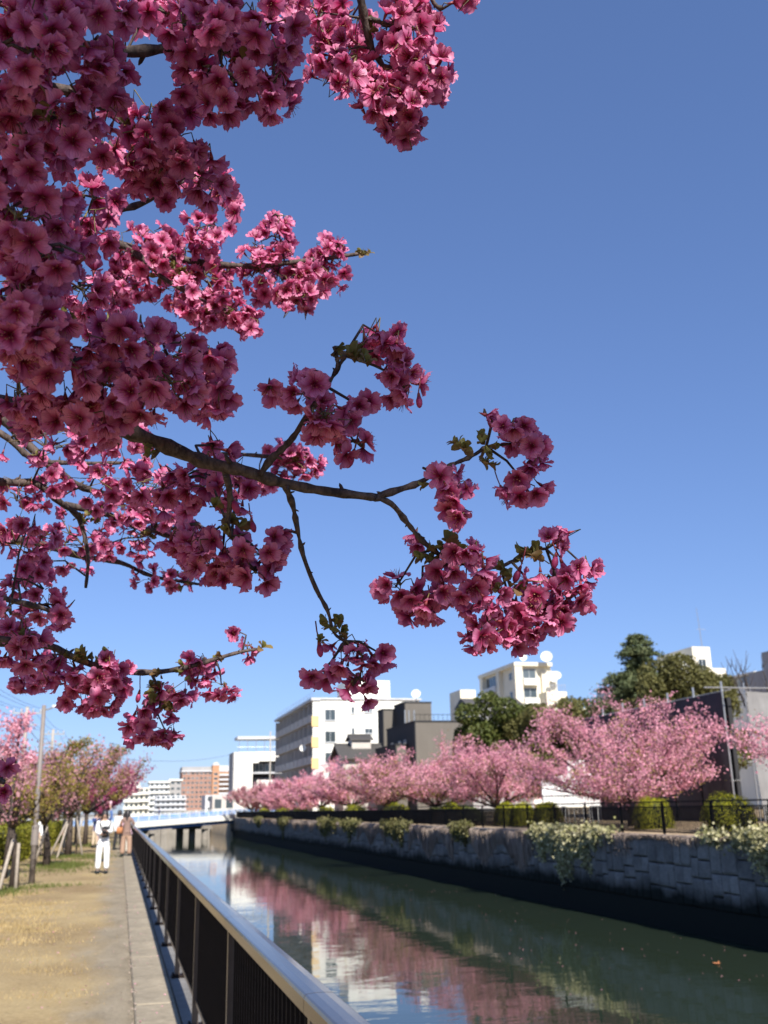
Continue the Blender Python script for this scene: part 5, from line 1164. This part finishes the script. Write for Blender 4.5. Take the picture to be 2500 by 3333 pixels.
for (cx, cy, rx, ry, d, sp, n) in CL:
    n = int(round(n*(1.36 if rx > 30 else 1.15))); c3 = at_depth(cx, cy, d); loose = cx < 460 and 880 < cy < 1360 and d > 1.45
    if loose: n = int(n*.68)
    j = np.argmin(np.linalg.norm(SAMP-c3, axis=1)); near = SAMP[j]; dist = np.linalg.norm(near-c3)
    anchors = [near]
    Rw = min(rx, ry)*PK*d/FPX
    top = at_depth(cx, cy-ry*.45, d)
    if .17 > dist > .035:
        AUX.append((near, (near+top)/2+np.array([0, 0, .012])+g.normal(size=3)*.008, top)); anchors += [near*.5+top*.5, top]
    k2 = max(1, int(rx/45))
    for i in range(k2*2):
        a = at_depth(cx+rx*.6*g.uniform(-1, 1), cy-ry*g.uniform(-.1, .5), d+sp*.4*g.uniform(-1, 1)); q = SAMP[np.argmin(np.linalg.norm(SAMP-a, axis=1))]
        if np.linalg.norm(q-a) < .03: anchors.append(q)
        elif np.linalg.norm(anchors[-1]-a) > .15: anchors.append(a)
        else: AUX.append((anchors[-1], (anchors[-1]+a)/2+np.array([0, 0, .006]), a)); anchors.append(a)
    A = np.array(anchors); placed = []
    mind = .0185; tries = 0
    while len(placed) < n and tries < n*30:
        tries += 1; u = g.uniform(-1, 1, 3)
        if u @ u > 1: continue
        p = at_depth(cx+rx*u[0], cy+ry*u[1], d+sp*u[2])
        if placed and min(np.linalg.norm(p-q) for q in placed) < mind*(1 if tries < n*15 else .75): continue
        placed.append(p)
        an = A[np.argmin(np.linalg.norm(A-p, axis=1))]; out = p-an; L = np.linalg.norm(out); out = out/(L+1e-6)
        tocam = E0-p; tocam /= np.linalg.norm(tocam)
        lit = d > 1.45 and cy < 760 or d > 2.25 and cx > 550
        f = np.array(sdir)*(.45 if lit else 0)+out*.75+np.array([0, 0, -.12 if lit else -.75])+tocam*(.45 if d < 1.0 else .28)+g.normal(size=3)*(.8 if lit else .55); f /= np.linalg.norm(f)
        FL.append((p, f, g.uniform(.84, 1.02) if loose else g.uniform(.94, 1.14) if d > 1.45 else g.uniform(.78, 1.03), d, an))
POS = np.array([f[0] for f in FL]); PR = proj(POS)
# which ones show largest: coverage mask from near to far
mask = np.zeros((440, 340), np.int8); vis = np.zeros(len(FL)); order = np.argsort(PR[:, 2])
for i in order:
    x, y, d = PR[i]; rr = .016*FPX/d
    if x < -rr or x > PW+rr or y < -rr or y > PH+rr: continue
    x0, x1, y0, y1 = [int(v/8) for v in (x-rr, x+rr, y-rr, y+rr)]; x0, y0 = max(0, x0), max(0, y0); s_ = mask[y0:y1+1, x0:x1+1]
    vis[i] = (s_ == 0).sum(); s_[:] = 1
big = set(np.argsort(-vis)[:300].tolist())
def flower_matrix(p, f, s, spin):
    z = f; x = np.cross(z, [.21, .36, .91]); x /= np.linalg.norm(x); y = np.cross(z, x); c, sn = math.cos(spin), math.sin(spin)
    x, y = x*c+y*sn, y*c-x*sn; return np.stack([x, y, z], 1)*s
def stalk_tube(m, p, f, an, s):
    base = p-f*.0005; cal = p-f*.009*s; m.tube([base, p-f*.004*s, cal], [.0028*s, .0021*s, .0011*s], 6)
def pedicel(m, p, f, an, s):
    cal = p-f*.0085*s; L = np.linalg.norm(an-cal)
    e = an if L < .055 else cal+(an-cal)/L*.05
    m.tube([cal, cal-f*min(.012, L*.3)+np.array([0, 0, .003]), (cal+e)/2-f*.004+np.array([0, 0, .003]), e], [.0009*s, .0008, .0008, .0011], 4)
RV, RF, RM, RU, off = [], [], [], [], 0
restst = MB()
for i, (p, f, s, d, an) in enumerate(FL):
    k = int(g.integers(0, len(GEO))); spin = g.uniform(0, 6.28); mm = flower_matrix(p, f, s, spin)
    if i in big:
        o = link('blossom', BME[k], tree); o.matrix_local = Matrix.Translation(Vector(p-TO)) @ Matrix([list(map(float, r)) for r in mm]).to_4x4()
        inv = np.linalg.inv(mm); loc = lambda q: inv @ (q-p)
        m = MB(); m.cur = 0; m.tube([(0, 0, -.0002), (0, 0, -.004), (0, 0, -.009)], [.0028, .0021, .0011], 6); m.cur = 1
        cal = np.array([0, 0, -.0085]); e = loc(an); L = np.linalg.norm(e-cal); e = e if L < .055 else cal+(e-cal)/L*.05
        m.tube([cal, cal+np.array([0, 0, -min(.012, L*.3)]), (cal+e)/2+np.array([0, 0, -.004]), e], [.0009, .0008, .0008, .0011], 4)
        m.build('stalk', [M['calyx'], M['stalk']], o, smooth=True)
    else:
        G = GEO[k]
        RV.append(G[0] @ mm.T+p-TO); RF.append(G[1]+off); RM.append(G[2]); RU.append(G[3]); off += len(G[0])
        restst.cur = 0; stalk_tube(restst, p-TO, f, an-TO, s); restst.cur = 1; pedicel(restst, p-TO, f, an-TO, s)
o = link('more_blossoms', np_mesh('more_blossoms', np.concatenate(RV), np.concatenate(RF), PM, np.concatenate(RM), np.concatenate(RU), True), tree); o['kind'] = 'stuff'
o = restst.build('more_stalks', [M['calyx'], M['stalk']], tree, smooth=True); o['kind'] = 'stuff'
m = MB()
for a, b, c in AUX: m.tube([a-TO, b-TO, c-TO], [.0022, .0018, .0013], 5)
m.build('twigs', M['bark'], tree, smooth=True)['kind'] = 'stuff'
# crown overhead and behind, which shades the near blossoms
g = np.random.default_rng(44); RV, RF, RU, off = [], [], [], 0; cen = []
while len(cen) < 960:
    x_ = g.uniform(-2.4, .70); y_ = g.uniform(-2.3, -.12)     # grows behind and above the viewer
    w_ = g.uniform(2.3, 3.32 if x_ > -.02 else 3.7)
    if x_ > .35 and w_ > 3.12: continue
    if x_ > .52 and g.uniform() < .45: continue
    c = np.array([x_, y_, w_-.87*y_])
    if len(cen) >= 800:                                        # the crown's left side, beside the frame
        y_ = g.uniform(-.2, 1.3); c = np.array([g.uniform(-1.7, -.3), y_, g.uniform(1.75, 3.4)])
        if c[0] > -.22*y_-.14: continue
    elif len(cen) >= 640:                                      # and higher over the viewer
        c = np.array([g.uniform(-2.2, .3), g.uniform(-1.2, .3), 0]); c[2] = 1.62+max(1.2, c[1]*.9+.95)+g.uniform(.2, 1.0)
        if c[2]+.87*c[1] > (3.3 if c[0] > -.02 else 3.8): continue
    cen.append(c)
LS = np.array(LS); tw = MB()
for c in cen:
    q = LS[np.argmin(np.linalg.norm(LS-c, axis=1))]; h_ = (q+c)/2+g.normal(size=3)*.03; tw.tube([q-TO, h_-TO, c-TO], [.006, .004, .0022], 5)
    LS = np.concatenate([LS, [h_, c]])
    for q in range(13):
        p = c+g.normal(size=3)*np.array([.05, .05, .042]); f = (p-c)*14+g.normal(size=3)*.6+np.array([0, 0, -.4]); f /= np.linalg.norm(f); G = GEO_LOW[int(g.integers(0, 5))]
        RV.append(G[0] @ flower_matrix(p, f, 1.05, g.uniform(0, 6)).T+p-TO); RF.append(G[1]+off); RU.append(G[3]); off += len(G[0])
tw.build('crown_twigs', M['bark'], tree, smooth=True)['kind'] = 'stuff'
F_ = np.concatenate(RF); o = link('upper_crown', np_mesh('upper_crown', np.concatenate(RV), F_, PM, np.zeros(len(F_), int), np.concatenate(RU), True), tree); o['kind'] = 'stuff'

# young leaves and bud scales: tufts of small obovate leaves at the spurs
def leaf_tuft_mesh(seed):
    r = np.random.default_rng(seed); m = MB()
    for k in range(6):
        a = 2*math.pi*k/6+r.normal()*.3; el = r.uniform(.2, 1.2); L = r.uniform(.009, .017); wd = L*.27; d = Vector((math.cos(a)*math.cos(el), math.sin(a)*math.cos(el), math.sin(el))); s_ = d.cross(Vector((0, 0, 1))).normalized(); n_ = s_.cross(d)
        vs = []
        for t_, ww in ((0, .15), (.35, .75), (.7, 1.0), (.9, .7), (1.0, .12)):
            c = d*L*t_+n_*(.18*L*math.sin(t_*2.6)); vs += [c-s_*wd*ww+n_*wd*.35*ww, c, c+s_*wd*ww+n_*wd*.35*ww]
        m.add(vs, [(3*i+j, 3*i+j+1, 3*i+j+4, 3*i+j+3) for i in range(4) for j in (0, 1)])
    return m.mesh('leaf_tuft', M['bract'], True)
LT = [leaf_tuft_mesh(60+i) for i in range(5)]
def bud_mesh():
    m = MB(); m.cur = 0; m.lathe([(.0004, -.009), (.0018, -.006), (.0026, -.001)], 8); m.cur = 1; m.lathe([(.0027, -.0009), (.0042, .004), (.0041, .008), (.0026, .0118), (.0006, .0135)], 8); m.cur = 0; m.tube([(0, 0, -.009), (.002, 0, -.018), (.004, .001, -.030)], .0009, 4)
    me = m.mesh('flower_bud', [M['calyx'], M['petal']], True); uv = me.uv_layers.new(name='UVMap')
    for l in me.loops: uv.data[l.index].uv = (.5, .35)
    return me
BU = bud_mesh()
def place(name, me, x, y, d, aim, s):
    p = at_depth(x, y, d); o = link(name, me, tree, Vector(p-TO)); a = Vector(aim); o.rotation_mode = 'QUATERNION'; o.rotation_quaternion = a.to_track_quat('Z', 'Y'); o.scale = (s,)*3; return o
for (x, y, d, n, sp, s) in [(290, 275, 1.2, 3, 10, 1.2), (100, 260, .93, 3, 10, 1.1), (315, 985, 1.18, 2, 10, 1.0), (200, 830, 1.03, 4, 14, 1.3), (230, 820, 1.03, 2, 8, 1.2), (530, 130, 1.1, 3, 12, 1.3), (765, 770, 1.19, 4, 14, 1.5), (790, 790, 1.19, 2, 10, 1.4), (722, 748, 1.2, 1, 2, 1.6), (1003, 965, 1.27, 3, 6, 1.3), (1048, 958, 1.29, 4, 14, 1.3), (1050, 1000, 1.29, 3, 10, 1.3), (935, 1040, 1.26, 2, 6, 1.2), (960, 1180, 1.29, 4, 14, 1.4), (925, 1215, 1.29, 5, 20, 1.3), (975, 1190, 1.3, 3, 14, 1.4), (1140, 1195, 1.34, 5, 16, 1.3), (1160, 1210, 1.34, 4, 14, 1.2), (1085, 1250, 1.32, 6, 24, 1.2), (1110, 1270, 1.32, 5, 18, 1.1), (720, 1350, 1.31, 5, 14, 1.2), (735, 1375, 1.32, 4, 12, 1.1), (690, 1385, 1.31, 2, 6, 1.0), (500, 1130, 1.24, 4, 16, 1.2), (520, 1135, 1.25, 3, 12, 1.2), (470, 1095, 1.24, 2, 10, 1.1), (240, 1420, 1.79, 3, 12, 1.1), (162, 1418, 1.77, 6, 13, 1.3), (185, 1428, 1.77, 4, 12, 1.3), (345, 1500, 1.83, 5, 16, 1.3), (330, 1490, 1.83, 4, 12, 1.3), (400, 1450, 1.86, 3, 14, 1.2), (470, 1420, 1.88, 3, 8, 1.1), (372, 1525, 1.84, 4, 14, 1.2), (565, 1400, 1.92, 1, 1, 1.5), (375, 590, 2.05, 5, 22, 1.5), (350, 575, 2.05, 3, 16, 1.4), (470, 655, 2.03, 5, 20, 1.4), (490, 675, 2.03, 3, 14, 1.3), (345, 1455, 1.83, 2, 8, 1.2), (300, 560, 2.08, 3, 16, 1.2), (865, 180, 1.53, 4, 12, 1.2), (835, 265, 1.55, 2, 8, 1.1), (640, 990, 2.28, 4, 12, 1.4), (800, 60, 1.52, 3, 12, 1.1), (250, 690, 1.6, 3, 14, 1.3), (150, 690, 1.45, 2, 8, 1.2), (80, 1000, 1.9, 4, 18, 1.3), (180, 1120, 1.95, 5, 14, 1.3), (320, 1148, 2.3, 5, 18, 1.4), (50, 1375, 1.32, 4, 12, 1.1), (390, 1258, 2.38, 3, 14, 1.2), (560, 575, 2.1, 3, 16, 1.2), (790, 547, 2.14, 3, 5, 1.2), (780, 540, 2.14, 2, 4, 1.2)]:
    for k in range(n): place('leaf_tuft', LT[int(g.integers(0, 5))], x+g.normal()*sp*.6, y+g.normal()*sp*.5, d+g.normal()*.008, (g.normal()*.6, g.normal()*.6, .5+g.normal()*.6), s*g.uniform(.8, 1.15))
for (x, y, d) in [(1085, 1058, 1.29), (1215, 1218, 1.35), (1200, 1205, 1.35), (905, 860, 1.22), (545, 1130, 1.25), (1005, 1270, 1.3), (690, 1395, 1.31), (366, 1605, 1.83), (300, 1500, 1.82), (415, 1475, 1.86), (1060, 1300, 1.3), (840, 300, 1.55), (1120, 1235, 1.33), (505, 1085, 1.22), (760, 985, 1.17), (930, 1320, 1.3)]:
    place('flower_bud', BU, x, y, d, (g.normal()*.3, g.normal()*.3, -1), g.uniform(.95, 1.2))
